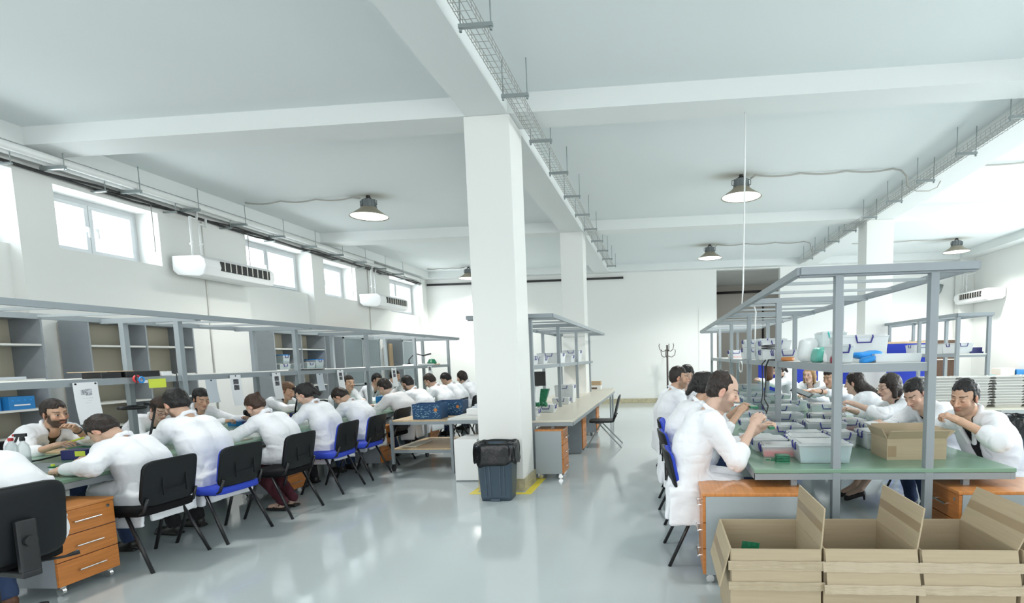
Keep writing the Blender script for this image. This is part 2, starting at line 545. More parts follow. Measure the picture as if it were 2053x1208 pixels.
# white door with black lever handle in the far corner
m = MB().box(9.72 - 0.6, 9.40, YF - 0.03, YF, 0, 2.05)
d = struct('door_1', boxmb(8.98, 9.38, YF - 0.06, YF - 0.01, 0, 2.05), 'white', bevel=0.004)
MB().box(9.05, 9.09, YF - 0.075, YF - 0.06, 0.9, 1.12).box(9.05, 9.17, YF - 0.11, YF - 0.09, 1.0, 1.03).box(9.055, 9.08, YF - 0.1, YF - 0.07, 1.0, 1.03).build('handle', 'black', d)


# ------------------------------------------------------------------ overhead services
def high_bay(x, y, label):
    t = empty('pendant_lamp', (x, y, ZC), 0, label, 'lamp', 'high bay ceiling lamps')
    m = MB()
    m.smooth = True
    m.lathe([(0.0, -0.20), (0.125, -0.20), (0.14, -0.215), (0.16, -0.24), (0.30, -0.335), (0.325, -0.355), (0.325, -0.36), (0.31, -0.352), (0.14, -0.25), (0.0, -0.25)], 32)
    m.build('reflector', 'lampshade', t)
    m = MB()
    m.lathe([(0, -0.07), (0.10, -0.07), (0.115, -0.085), (0.115, -0.20), (0, -0.20)], 20)
    for k in range(12):
        a = 2 * PI * k / 12
        m.bar((0.115 * math.cos(a), 0.115 * math.sin(a), -0.09), (0.125 * math.cos(a), 0.125 * math.sin(a), -0.2), 0.012, 0.02)
    m.build('housing', 'lampgrey', t)
    m = MB()
    m.tube([(0, 0, 0), (0, 0, -0.03)], 0.035, 12)
    m.tube([(-0.05, 0, -0.075), (-0.045, 0, -0.045), (0, 0, -0.025), (0.045, 0, -0.045), (0.05, 0, -0.075)], 0.011, 8)
    m.tube([(0.12, 0, -0.17), (0.15, 0, -0.16), (0.15, 0, -0.09), (0.1, 0, -0.07)], 0.006, 6)
    m.tube([(-0.12, 0, -0.17), (-0.15, 0, -0.16), (-0.15, 0, -0.09), (-0.1, 0, -0.07)], 0.006, 6)
    m.build('bracket', 'cable', t)
    m = MB()
    m.smooth = True
    m.lathe([(0.0, -0.36), (0.2, -0.357), (0.305, -0.350)], 32)
    m.build('diffuser', 'lampglow', t)
    L = bpy.data.lights.new('lamp_light', 'SPOT')
    L.energy, L.spot_size, L.spot_blend, L.shadow_soft_size, L.color = 300, R_(150), 0.6, 0.2, (1, 0.985, 0.95)
    o = bpy.data.objects.new('lamp_light', L)
    COL.objects.link(o)
    o.parent = t
    o.location = (0, 0, -0.40)
    return t


high_bay(-5.06, 9.41, 'high bay lamp over the left bench, above the hanging papers')
high_bay(1.33, 9.34, 'high bay lamp seen behind the thin white cord')
high_bay(1.31, 14.97, 'high bay lamp near the opening in the far wall')
high_bay(7.8, 15.5, 'high bay lamp in the bright right part of the hall')
high_bay(-5.97, 16.9, 'farthest small lamp beside the big white column')
for _x, _y, _e in ((-5.06, 3.6, 130), (1.33, 3.5, 70), (7.8, 9.4, 130), (7.8, 3.5, 130)):  # extra spots out of view, added without fixtures to light the near and right bays
    L = bpy.data.lights.new('lamp_light', 'SPOT')
    L.energy, L.spot_size, L.spot_blend, L.shadow_soft_size, L.color = _e, R_(150), 0.6, 0.2, (1, 0.985, 0.95)
    o = bpy.data.objects.new('lamp_light', L)
    COL.objects.link(o)
    o.location = (_x, _y, ZC - 0.4)


def pipe(name, pts, r, m_, label, cat, group=None, n=8):
    b = MB()
    b.smooth = True
    b.tube(pts, r, n)
    return tag(b.build(name, m_), label, cat, group)


def wavy(p, q, n, amp, axis=2):
    out = []
    for i in range(n + 1):
        t = i / n
        v = Vector(p).lerp(Vector(q), t)
        v[axis] -= amp * abs(math.sin(t * PI * 3)) 
        out.append(v)
    return out


zc = ZC - 0.015
pipe('conduit', [(-5.2, 9.41, zc - .02)] + wavy((-5.35, 9.41, zc), (-7.35, 9.41, zc), 24, 0.035), 0.013, 'conduit', 'grey cable conduit from the left lamp to the wall pipes', 'conduit')
pipe('conduit', [(1.48, 9.34, zc - .05)] + wavy((1.56, 9.36, zc), (3.72, 9.4, zc), 24, 0.03) + [(3.85, 9.4, zc - .03), (3.93, 9.4, zc - .12), (3.95, 9.4, 4.14)], 0.014, 'conduit', 'grey conduit from the corded lamp to the right cable tray', 'conduit')
pipe('conduit', [(1.45, 14.97, zc - .05)] + wavy((1.5, 14.97, zc), (3.75, 15, zc), 24, 0.03) + [(3.9, 15, zc - .05), (3.95, 15, 4.14)], 0.013, 'conduit', 'grey conduit from the lamp near the far opening', 'conduit')
pipe('conduit', wavy((4.85, 15.5, zc), (7.65, 15.5, zc), 24, 0.02), 0.013, 'conduit', 'grey conduit reaching the lamp in the bright right part', 'conduit')
pipe('conduit', wavy((4.85, 9.4, zc), (7.7, 9.4, zc), 24, 0.02), 0.013, 'conduit', 'grey conduit along ceiling beyond the right beam', 'conduit')
pipe('conduit', wavy((-7.3, 16.9, zc), (-6.1, 16.9, zc), 16, 0.02), 0.013, 'conduit', 'grey conduit running to the farthest small lamp', 'conduit')
pipe('conduit', wavy((-7.0, 12.36, 4.33), (-4.4, 12.36, 4.40), 16, 0.02) + [(-4.3, 12.36, 4.34), (-4.3, 12.36, 2.06)], 0.009, 'beigepipe', 'thin pale conduit along the second cross beam and down to the left bench', 'conduit')
pipe('conduit', [(3.95, 9.4, 4.13), (4.1, 9.42, 4.06), (4.3, 9.45, 4.06), (4.45, 9.5, 4.12), (4.5, 9.5, 4.22)], 0.009, 'conduit', 'short sagging grey cable under the right beam', 'cable')
pipe('ceiling_cable', [(0.97, 6.5, 4.22), (0.965, 6.5, 3.6), (0.955, 6.5, 2.9), (0.945, 6.5, 2.3), (0.93, 6.5, 2.1), (1.08, 6.55, 2.08), (1.105, 6.6, 2.02), (1.1, 6.6, 1.9), (1.1, 6.62, 1.5)], 0.009, 'whitepipe', 'thin white cord dropping from the ceiling to the right bench', 'cord')


def wire_tray(xa, xb, y0, y1, z, ys, rodtop, label, side):
    t = empty('cable_tray', ((xa + xb) / 2, y0, z), 0, label, 'cable tray', 'wire cable trays under the beams')
    w = 0.07
    m = MB()
    L = y1 - y0
    xo = -0.05 if side < 0 else 0.05
    for dx, dz in ((-w, 0.09), (-w, 0.05), (-w, 0.012), (-w / 3, 0.008), (w / 3, 0.008), (w, 0.012), (w, 0.05), (w, 0.09)):
        m.tube([(xo + dx, 0, dz + 0.012), (xo + dx, L, dz + 0.012)], 0.0035, 5)
    n = int(L / 0.1)
    for i in range(n + 1):
        y = L * i / n
        m.tube([(xo - w, y, 0.105), (xo - w, y, 0.016), (xo + w, y, 0.016), (xo + w, y, 0.105)], 0.003, 4, False)
    m.build('wire_basket', 'wire', t)
    hw = (xb - xa) / 2
    for y in ys:
        b = MB()
        b.box(-hw, hw, y - y0 - 0.015, y - y0 + 0.015, -0.025, 0.004)
        for sx in (-1, 1):
            b.tube([(sx * (hw - 0.015), y - y0, -0.05), (sx * (hw - 0.015), y - y0, rodtop - z)], 0.006, 6)
            b.tube([(sx * (hw - 0.015), y - y0, -0.05), (sx * (hw - 0.015), y - y0, -0.03)], 0.013, 6)
        b.build('hanger', 'galv', t)
    return t


wire_tray(-1.52, -1.25, 2.0, 16.0, 4.1, [4.34 + 1.134 * i for i in range(-1, 11)], ZC, 'wire mesh cable tray along the central beam', -1)
wire_tray(3.9, 4.17, 3.0, 16.5, 4.1, [6.74 + 1.12 * i for i in range(-2, 9)], ZC, 'wire mesh cable tray along the right beam', 1)

# white ducts, hangers and the black cable bundle under the left wall beam
for x, r, lab in ((-7.47, 0.05, 'white round pipe nearest the room under the left ceiling edge'), (-7.63, 0.05, 'white round pipe behind its twin under the left ceiling edge')):
    pipe('ceiling_pipe', [(x, 0.5, 4.125), (x, 17.3 if x < -7.6 else 13.9, 4.125)], r, 'whitepipe', lab, 'pipe', 'white pipes along the left wall', 12)
t = empty('pipe_hanger_rail', (-7.55, 6.0, 4.06), 0, 'row of steel hangers carrying the white pipes at left', 'hanger rail')
for i in range(-2, 10):
    y = 0.44 + i * 1.0
    b = MB().box(-0.17, 0.17, y - 0.018, y + 0.018, -0.03, 0.01)
    for sx in (-0.155, 0.155):
        b.tube([(sx, y, -0.04), (sx, y, 0.12 if sx < 0 else 0.33)], 0.006, 6)
    b.build('hanger', 'galv', t)
b = MB()
b.smooth = True
for k in range(3):
    pts = [(-7.74 + 0.02 * k, 0.5 + 0.6 * i, 3.985 + 0.012 * ((i * 7 + k * 3) % 4) + 0.012 * k) for i in range(29)]
    b.tube(pts, 0.016, 6)
tag(b.build('cable_bundle', 'cable'), 'black cable bundle running above the left windows', 'cable bundle')
pipe('cable_bundle', [(-7.75, YF - 0.05, 4.05), (-4, YF - 0.05, 4.05), (-1.2, YF - 0.05, 4.06)], 0.035, 'cable', 'black cable duct high along the far wall', 'cable bundle')
pipe('cable_bundle', [(1.77, 23.9, 4.12), (4.2, 23.9, 4.14), (4.3, 23.9, 4.1), (4.3, 23.9, 0.0)], 0.05, 'cable', 'black pipe on the wall of the deep grey recess', 'pipe')
t = empty('tray_support', (-7.6, 6.0, 4.0), 0, 'row of small arms holding the black cable bundle', 'support')
for i in range(-3, 11):
    MB().box(-0.2, 0.02, i * 1.1, i * 1.1 + 0.03, -0.04, -0.02).tube([(0.01, i * 1.1 + 0.015, -0.03), (0.01, i * 1.1 + 0.015, 0.2)], 0.005, 6).build('arm', 'galv', t)
# thin cords hanging down the left wall
for y, z0, lab in ((8.9, 0.6, 'thin grey cord down the wall behind the near air conditioner'), (14.2, 0.6, 'thin grey cord down the wall behind the far air conditioner')):
    pipe('wall_cable', [(-7.785, y, 3.99), (-7.785, y, z0)], 0.012, 'beigepipe', lab, 'cord', None, 6)
for y, z0, lab in ((7.9, 3.3, 'thin dark cord right of the first window'), (9.85, 3.1, 'thin dark cord left of the second window'), (13.3, 3.2, 'thin dark cord above the far air conditioner')):
    pipe('wall_cable', [(-7.70, y, 3.99), (-7.70, y, z0)], 0.006, 'conduit', lab, 'cord', None, 6)


def air_con(loc, rz, label, drop):
    t = empty('air_conditioner', loc, rz, label, 'air conditioner', 'white wall air conditioners')
    # local: front +X, length along Y 0..1.55, z 0..0.33, x -0.58..0
    m = MB()
    prof = [(-0.58, 0.10), (-0.58, 0.33), (-0.10, 0.33), (-0.02, 0.27), (0.0, 0.16), (-0.05, 0.03), (-0.14, 0.0), (-0.50, 0.03)]
    n = len(prof)
    vs = [(x, y, z) for y in (0, 1.55) for x, z in prof]
    fs = [tuple(range(n)), tuple(range(2 * n - 1, n - 1, -1))] + [(i, i + n, (i + 1) % n + n, (i + 1) % n) for i in range(n)]
    m.add(vs, fs)
    m.build('casing', 'white', t, bevel=0.012)
    m = MB().box(-0.03, 0.004, 0.30, 1.42, 0.12, 0.27)
    m.build('grille', 'cable', t, bevel=0.01)
    for k in range(9):
        y = 0.37 + k * 0.122
        b = MB()
        b.T = Matrix.Translation((0.006, y, 0.195)) @ Matrix.Rotation(0.5, 4, 'Z')
        b.box(-0.012, 0.010, -0.003, 0.003, -0.072, 0.072)
        b.build('vane', 'ivory', t)
    for k, (yy, zz) in enumerate(((0.05, 0.93), (0.22, 0.86))):
        b = MB()
        b.smooth = True
        b.tube([(-0.25, yy, 0.32), (-0.25, yy, 0.55), (-0.25, yy, zz), (-0.26 - 0.1, yy + 0.25, zz + 0.02), (-0.36, yy + 0.27, zz + 0.15 if drop else zz + 0.1)], 0.018, 8)
        b.tube([(-0.275, yy, 0.5), (-0.225, yy, 0.56)], 0.022, 8)
        b.build('pipe', 'whitepipe', t)
    return t


ac = air_con((-7.15, 8.2, 2.965), 0, 'white air conditioner on the left wall between first and second window', True)
copy_tree(ac, (-7.15, 13.62, 2.965), 0, 'white air conditioner at the far end of the left wall')
copy_tree(ac, (8.80, 17.55, 2.84), PI, 'white air conditioner on the bright right wall')
m = MB()
m.smooth = True
m.tube([(8.55, 17.8, 3.5), (8.5, 17.82, 3.3), (8.42, 17.82, 3.2), (8.42, 17.82, 2.1), (8.40, 17.82, 1.95)], 0.07, 10)
tag(m.build('flexible_duct', 'galv'), 'grey ribbed duct hanging behind the right air conditioner', 'duct')


# ------------------------------------------------------------------ storage along the left wall
def cabinet(y0, n, wid, label, top=2.15, shelves=(0.45, 0.75, 1.08, 1.43, 1.84), glass=False, depth=0.42, woodtop=False, group='grey cabinets along the left wall'):
    t = empty('storage_cabinet', (-7.35, y0, 0), 0, label, 'cabinet', group)
    L = n * wid
    k = 0.02
    m = MB()
    for i in range(n + 1):
        y = min(max(i * wid, k / 2), L - k / 2)
        m.box(-depth, 0, y - k / 2, y + k / 2, 0.08, top)
    m.box(-depth, 0, 0, L, top, top + 0.02).box(-depth, -0.02, 0, L, 0.0, 0.1)
    m.build('carcass', 'steel_dark', t)
    boxmb(-depth - 0.008, -depth, 0, L, 0.08, top).build('back_panel', 'beigeback', t)
    if woodtop:
        boxmb(-depth - 0.01, 0.02, -0.01, L + 0.01, top + 0.02, top + 0.045).build('top_board', 'wood', t)
    for z in shelves:
        m = MB()
        for i in range(n):
            m.box(-depth, -0.012, i * wid + k / 2, (i + 1) * wid - k / 2, z - 0.012, z + 0.012)
        m.build('shelf', 'shelfwhite', t)
    if glass:
        for i in range(n):
            d = MB()
            a, b = i * wid + 0.01, (i + 1) * wid - 0.01
            d.box(0.0, 0.018, a, a + 0.045, 1.0, top).box(0.0, 0.018, b - 0.045, b, 1.0, top).box(0.0, 0.018, a, b, 1.0, 1.045).box(0.0, 0.018, a, b, top - 0.045, top)
            do = d.build('door', 'steel_lt', t)
            boxmb(0.007, 0.011, a + 0.045, b - 0.045, 1.045, top - 0.045).build('pane', 'glassdk', do)
            lo = boxmb(0.0, 0.018, a, b, 0.1, 0.98).build('door', 'steel_lt', t)
            boxmb(0.018, 0.04, b - 0.07, b - 0.055, 0.75, 0.87).build('handle', 'chrome', lo)
    return t


cabinet(4.34, 2, 0.8, 'open grey shelf cabinet nearest the viewer at left, holding blue cartons')
cabinet(6.46, 2, 0.80, 'open grey double cabinet with empty beige-backed shelves at left')
cabinet(9.85, 2, 0.80, 'open grey double cabinet with clear boxes on its shelf')
cabinet(12.1, 2, 0.84, 'grey cabinet with glass doors, orange top and binders', glass=True, woodtop=True)
cabinet(15.0, 1, 0.9, 'tall grey glass-door cabinet near the far corner', glass=True)
t = empty('plywood_panel', (-7.6, 14.75, 0), 0, 'tall narrow brown panel leaning beside the far cabinet', 'panel')
boxmb(-0.02, 0.02, 0, 0.16, 0, 2.05).build('board', 'tan', t)
# binders behind glass
for i, (y, c, lab) in enumerate(((12.38, 'white', 'white ring binder on the upper glass cabinet shelf, nearer the viewer'), (12.47, 'white', 'white ring binder with blue foot on the upper glass cabinet shelf'))):
    t = empty('ring_binder', (-7.55, y, 1.853), 0, lab, 'binder', 'binders in the glass cabinet')
    boxmb(-0.14, 0.14, 0, 0.07, 0.0 if i == 0 else 0.1, 0.25).build('cover', c, t)
    if i:
        boxmb(-0.14, 0.14, 0, 0.07, 0, 0.1).build('foot', 'screenblue', t)


# ------------------------------------------------------------------ workbenches: table, posts, shelf, open top frame
def bench(name, xc, y0, y1, ys, half, label, topmat, post=0.325, rail=0.55, ztop=2.06, one=False, mesa=True, tl=None, railL=None):
    t = empty(name, (xc, y0, 0), 0, label, 'workbench')
    L = y1 - y0
    tw = half
    tl = -tw if tl is None else tl
    if mesa:
        m = MB().box(tl, tw, 0, L, 0.722, 0.75)
        m.build('tabletop', topmat, t, bevel=0.004)
        m = MB()
        for x in (tl + 0.02, tw - 0.02):
            m.bar((x, 0.004, 0.698), (x, L - 0.004, 0.698), 0.03, 0.044)
        for yy in (0.02, L - 0.02):
            m.bar((tl + 0.005, yy, 0.698), (tw - 0.005, yy, 0.698), 0.03, 0.044)
        m.build('apron', 'steel', t)
    for y in ys:
        for sx in (-1, 1):
            boxmb(sx * post - 0.026, sx * post + 0.026, y - y0 - 0.028, y - y0 + 0.028, 0, ztop - 0.05).build('post', 'steel', t, bevel=0.003)
    # middle shelf
    boxmb(-post + 0.028, post - 0.028, 0.02, L - 0.02, 1.432, 1.456).build('shelf', 'shelfwhite', t)
    m = MB()
    for sx in (-1, 1):
        m.bar((sx * post, 0.03, 1.425), (sx * post, L - 0.03, 1.425), 0.028, 0.055)
    for yy in (ys[0] - y0, ys[-1] - y0):
        m.bar((-post, yy, 1.425), (post, yy, 1.425), 0.03, 0.055)
    m.build('shelf_frame', 'steel', t)
    # top frame
    m = MB()
    rl = rail if railL is None else railL
    for xx in (-rl, rail):
        m.bar((xx, 0, ztop - 0.02), (xx, L, ztop - 0.02), 0.04, 0.05)
    for yy in (0.0, L):
        m.bar((-rl, yy, ztop - 0.02), (rail, yy, ztop - 0.02), 0.05, 0.05)
    m.build('top_rail', 'steel', t)
    for y in ys:
        MB().bar((-rl, y - y0, ztop - 0.032), (rail, y - y0, ztop - 0.032), 0.05, 0.05).build('cross_beam', 'steel', t)
    for i in range(len(ys) - 1):
        for k in (1, 2):
            y = ys[i] + (ys[i + 1] - ys[i]) * k / 3 - y0
            MB().bar((-rl, y, ztop - 0.02), (rail, y, ztop - 0.02), 0.022, 0.022).build('cross_bar', 'steel_lt', t)
    if mesa:  # leg frames under the table edges
        for y in ys[::2]:
            for sx in (-1, 1):
                qx = tw - 0.28 if sx > 0 else max(tl + 0.28, tl) if tl < -0.5 else tl + 0.03
                m = MB().box(qx - 0.02, qx + 0.02, y - y0 + 0.03, y - y0 + 0.07, 0, 0.70)
                m.build('leg', 'steel', t)
    return t


LB = -5.15
bench('workbench', LB, 2.9, 12.2, [3.38, 5.14, 6.90, 8.66, 10.42, 12.12], 0.85, 'long green-topped workbench on the left, lined with people', 'esd', post=0.30, rail=0.53, ztop=2.05)
RB = 1.462
bench('workbench', RB, 3.735, 13.02, [3.765, 5.62, 7.47, 9.33, 11.18, 12.97], 0.845, 'long green-topped workbench on the right, covered with clear boxes', 'esd', post=0.298, rail=0.55, ztop=2.085)
CB = -1.98
bench('workbench', CB, 6.80, 12.95, [6.83, 8.70, 10.56, 12.42], 0.85, 'cream-topped workbench in the middle behind the column', 'cream', post=0.33, rail=0.62, ztop=2.09, tl=-0.36, railL=0.47)
bench('workbench', 4.95, 9.2, 13.2, [9.24, 10.55, 11.87, 13.15], 0.75, 'pale workbench with open rack at the far right', 'cream', post=0.235, rail=0.27, ztop=2.09)


# ------------------------------------------------------------------ drawer units
def pedestal(loc, rz, label, w=0.42, d=0.55, h=0.60, side='steel_dark', top='woodtop', handle=True, group='rolling drawer units'):
    """front faces local +X"""
    t = empty('drawer_unit', loc, rz, label, 'drawer unit', group)
    z0 = 0.07
    boxmb(-d, -0.02, -w / 2, w / 2, z0, h - 0.022).build('body', side, t)
    boxmb(-d, 0.006, -w / 2, w / 2, h - 0.022, h).build('top_board', top, t, bevel=0.003)
    hh = (h - 0.022 - z0) / 3
    for k in range(3):
        dr = boxmb(-0.02, 0, -w / 2 + 0.003, w / 2 - 0.003, z0 + k * hh + 0.003, z0 + (k + 1) * hh - 0.003).build('drawer', 'wood', t, bevel=0.002)
        zz = z0 + (k + 0.5) * hh
        MB().tube([(0.0, -0.075, zz), (0.025, -0.075, zz)], 0.005, 6).tube([(0.0, 0.075, zz), (0.025, 0.075, zz)], 0.005, 6).tube([(0.025, -0.09, zz), (0.025, 0.09, zz)], 0.006, 8).build('handle', 'chrome', dr)
        if k == 2:
            MB().tube([(0, w / 2 - 0.05, zz + 0.05), (0.006, w / 2 - 0.05, zz + 0.05)], 0.012, 12).build('lock', 'chrome', dr)
    for sx in (-d + 0.05, -0.05):
        for sy in (-w / 2 + 0.05, w / 2 - 0.05):
            MB().tube([(sx, sy - 0.012, 0.028), (sx, sy + 0.012, 0.028)], 0.028, 12).box(sx - 0.015, sx + 0.015, sy - 0.018, sy + 0.018, 0.05, z0).build('caster', 'chrome', t)
    return t


pedestal((-4.07, 3.41, 0), 0, 'orange drawer unit at the front left corner, three handles and a lock')
pedestal((-4.33, 5.95, 0), 0, 'orange drawer unit behind the legs of the chair of the bun-haired woman')
pedestal((-4.09, 7.72, 0), 0, 'orange drawer unit behind the chair with the draped white coat')
pedestal((-4.3, 9.9, 0), 0, 'orange drawer unit deep under the left bench near the blue crates')
pedestal((0.255, 3.78, 0), PI, 'large orange-topped drawer unit behind the nearest open carton', w=0.42, d=0.68, h=0.625, side='steel_lt')
pedestal((1.89, 3.82, 0), PI, 'orange-topped drawer unit under the right bench end behind the cartons', w=0.42, d=0.72, h=0.625, side='steel_lt')
pedestal((-1.262, 6.93, 0), 0, 'drawer unit beside the column at the near end of the middle bench', w=0.38, d=0.36, h=0.64, side='steel_lt')
pedestal((-1.28, 8.80, 0), 0, 'drawer unit second from the column under the middle bench', w=0.40, d=0.42, h=0.68)
pedestal((-1.28, 10.7, 0), 0, 'drawer unit under the middle bench behind the black chair', w=0.40, d=0.42, h=0.66)
# dark modesty panels under benches
struct_panels = ((-1.72, -1.30, 8.55, 8.57, 'grey panel leg under the middle bench'),)
for x0, x1, y0, y1, lab in struct_panels:
    tag(boxmb(x0, x1, y0, y1, 0.02, 0.72).build('panel_leg', 'steel_dark'), lab, 'table leg')


# ------------------------------------------------------------------ chairs
def visitor_chair(fab, label, group):
    """faces local +Y, origin on the floor under the seat"""
    t = empty('visitor_chair', (0, 0, 0), 0, label, 'chair', group)
    m = MB()
    m.smooth = True
    m.pad((0, 0.0, 0.452), (0.24, 0.22, 0.036), 0.3, 24, 10, lambda x, y, z: (x, y, z - 0.10 * max(0, y - 0.1) ** 2 * 6))
    m.build('seat', fab, t)

    def bend(x, y, z):
        return (x, y + 0.55 * x * x - (z + 0.17) * 0.20, z)
    m = MB()
    m.smooth = True
    m.pad((0, -0.225, 0.665), (0.228, 0.014, 0.178), 0.28, 28, 14, bend)
    m.build('back_shell', 'blackshell', t)
    m = MB()
    m.smooth = True
    m.pad((0, -0.203, 0.668), (0.218, 0.018, 0.168), 0.3, 28, 12, bend)
    m.build('back_cushion', fab, t)
    MB().box(-0.09, 0.09, -0.271, -0.262, 0.60, 0.602).box(-0.10, -0.097, -0.276, -0.262, 0.56, 0.70).box(0.097, 0.10, -0.276, -0.262, 0.56, 0.70).build('rib', 'black', t)
    for sx in (-1, 1):
        m = MB()
        m.smooth = True
        m.tube([(sx * 0.215, 0.05, 0.425), (sx * 0.218, -0.16, 0.43), (sx * 0.212, -0.205, 0.455), (sx * 0.205, -0.245, 0.56)], 0.012, 8)
        m.build('back_support', 'blackmetal', t)
        for q in ((0.24, 0.07), (-0.275, -0.07)):
            m = MB()
            m.smooth = True
            m.tube([(sx * 0.25, q[0], 0.0), (sx * 0.222, q[1], 0.425)], 0.0135, 8)
            m.build('leg', 'blackmetal', t)
    m = MB()
    m.tube([(-0.22, 0.0, 0.42), (0.22, 0.0, 0.42)], 0.011, 8)
    m.tube([(-0.235, -0.13, 0.29), (0.235, -0.13, 0.29)], 0.006, 6) if False else None
    m.build('cross_bar', 'blackmetal', t)
    return t


_proto = {}


def chair(x, y, face, fab, label, group):
    """face = world heading the sitter looks to, degrees"""
    rz = R_(face - 90)
    if fab not in _proto:
        c = visitor_chair(fab, label, group)
        _proto[fab] = c
        c.location, c.rotation_euler = (x, y, 0), (0, 0, rz)
        return c
    return copy_tree(_proto[fab], (x, y, 0), rz, label, group)


GL = 'chairs along the aisle side of the left bench'
chair(-4.10, 3.90, 178, 'blackfab', 'black chair under the man with his head on the left bench', GL)
chair(-4.02, 4.54, 176, 'bluefab', 'chair with blue front under the broad-backed man at left', GL)
chair(-3.97, 5.26, 180, 'blackfab', 'black chair under the woman with the brown bun', GL)
chair(-4.04, 6.23, 182, 'bluefab', 'chair with bright blue seat behind the black-haired woman in white', GL)
chair(-4.06, 6.95, 181, 'bluefab', 'blue-fronted chair with a white coat end hanging from its seat', GL)
chair(-4.20, 7.98, 178, 'blackfab', 'all-black chair next to the cart with the blue crates', GL)
chair(-3.98, 9.95, 184, 'blackfab', 'dark chair just beyond the two blue crates', GL)
chair(-3.98, 10.75, 178, 'blackfab', 'dark chair second beyond the blue crates', GL)
chair(-4.05, 11.7, 182, 'blackfab', 'farthest dark chair of the left bench beside the column', GL)
GF = 'chairs on the wall side of the left bench'
for x, y, lab in ((-6.3, 4.75, 'chair hidden behind the bearded man at the far side of the left bench'), (-6.3, 5.9, 'chair behind the man with glasses across the left bench'),
                  (-6.3, 6.6, 'chair behind the woman with dark tied hair across the left bench'), (-6.3, 8.2, 'chair behind the light-haired woman across the left bench'),
                  (-6.3, 9.9, 'chair behind the smiling man across the left bench')):
    chair(x, y, 0, 'blackfab', lab, GF)
GR = 'blue chairs along the aisle side of the right bench'
chair(0.29, 4.16, 4, 'bluefab', 'nearest blue chair of the right bench under the balding man', GR)
chair(0.25, 5.15, 6, 'bluefab', 'second blue chair of the right bench behind the balding man', GR)
chair(0.24, 6.05, -4, 'bluefab', 'third blue chair of the right bench, empty back showing', GR)
chair(0.22, 7.35, 10, 'bluefab', 'blue chair with dark shell under the man at the far aisle end', GR)
GS = 'chairs on the window side of the right bench'
chair(2.82, 4.38, 176, 'bluefab', 'blue chair under the man leaning over the small carton', GS)
chair(2.78, 5.3, 180, 'bluefab', 'chair under the man looking down second from the right', GS)
chair(2.78, 6.1, 180, 'bluefab', 'chair under the woman with dark bobbed hair', GS)
chair(2.75, 7.35, 170, 'bluefab', 'dark blue chair under the woman with very long dark hair', GS)


# black moulded chair with two slanting legs at the middle bench
t = empty('shell_chair', (-1.05, 9.35, 0), R_(92), 'black moulded chair pulled up to the middle bench', 'chair')
m = MB()
m.smooth = True
m.pad((0, 0, 0.44), (0.23, 0.22, 0.02), 0.35)
m.build('seat', 'black', t)
m = MB()
m.smooth = True
m.pad((0, -0.27, 0.66), (0.22, 0.016, 0.22), 0.35, 24, 12, lambda x, y, z: (x, y - 0.25 * z + 0.4 * x * x, z))
m.build('backrest', 'black', t)
for sx in (-1, 1):
    MB().tube([(sx * 0.2, 0.1, 0.42), (sx * 0.2, -0.2, 0.45), (sx * 0.2, -0.26, 0.55)], 0.012, 8).build('back_support', 'blackmetal', t)
    MB().tube([(sx * 0.19, 0.05, 0.42), (sx * 0.24, -0.34, 0.0)], 0.011, 8).build('leg', 'galv', t)
    MB().tube([(sx * 0.19, 0.0, 0.42), (sx * 0.24, 0.26, 0.0)], 0.011, 8).build('leg', 'galv', t)

# office swivel chair cut off by the lower left corner
t = empty('office_chair', (-3.86, 2.70, 0), R_(82), 'black swivel office chair in the lower left corner', 'chair')
m = MB()
m.smooth = True
m.pad((0, 0, 0.47), (0.25, 0.24, 0.045), 0.35)
m.build('seat', 'blackfab', t)
m = MB()
m.smooth = True
m.pad((0, -0.27, 0.69), (0.235, 0.035, 0.22), 0.35, 28, 14, lambda x, y, z: (x, y + 0.6 * x * x - 0.12 * z, z))
m.build('backrest', 'blackshell', t)
MB().box(-0.045, 0.045, -0.34, -0.30, 0.42, 0.72).box(-0.045, 0.045, -0.34, -0.05, 0.39, 0.43).build('back_support', 'black', t, bevel=0.01)
MB().tube([(0, -0.36, 0.60), (0, -0.33, 0.60)], 0.03, 12).build('knob', 'black', t)
MB().tube([(0, 0, 0.06), (0, 0, 0.42)], 0.026, 14).build('gas_column', 'black', t)
m = MB()
m.tube([(0.1, -0.1, 0.41), (0.26, -0.16, 0.40), (0.32, -0.18, 0.41)], [0.008, 0.008, 0.016], 8)
m.build('lever', 'black', t)
for sx in (-1, 1):
    m = MB()
    m.smooth = True
    m.tube([(sx * 0.2, -0.02, 0.43), (sx * 0.3, -0.04, 0.43), (sx * 0.31, -0.08, 0.55), (sx * 0.31, -0.1, 0.66), (sx * 0.31, 0.12, 0.67)], 0.018, 8)
    m.build('armrest', 'black', t)
for k in range(5):
    a = 2 * PI * k / 5 + 0.3
    lg = MB().bar((0, 0, 0.09), (0.29 * math.cos(a), 0.29 * math.sin(a), 0.07), 0.045, 0.035).build('leg', 'black', t, bevel=0.006)
    MB().tube([(0.29 * math.cos(a) - 0.02 * math.sin(a), 0.29 * math.sin(a) + 0.02 * math.cos(a), 0.028), (0.29 * math.cos(a) + 0.02 * math.sin(a), 0.29 * math.sin(a) - 0.02 * math.cos(a), 0.028)], 0.028, 12).build('caster', 'black', lg)


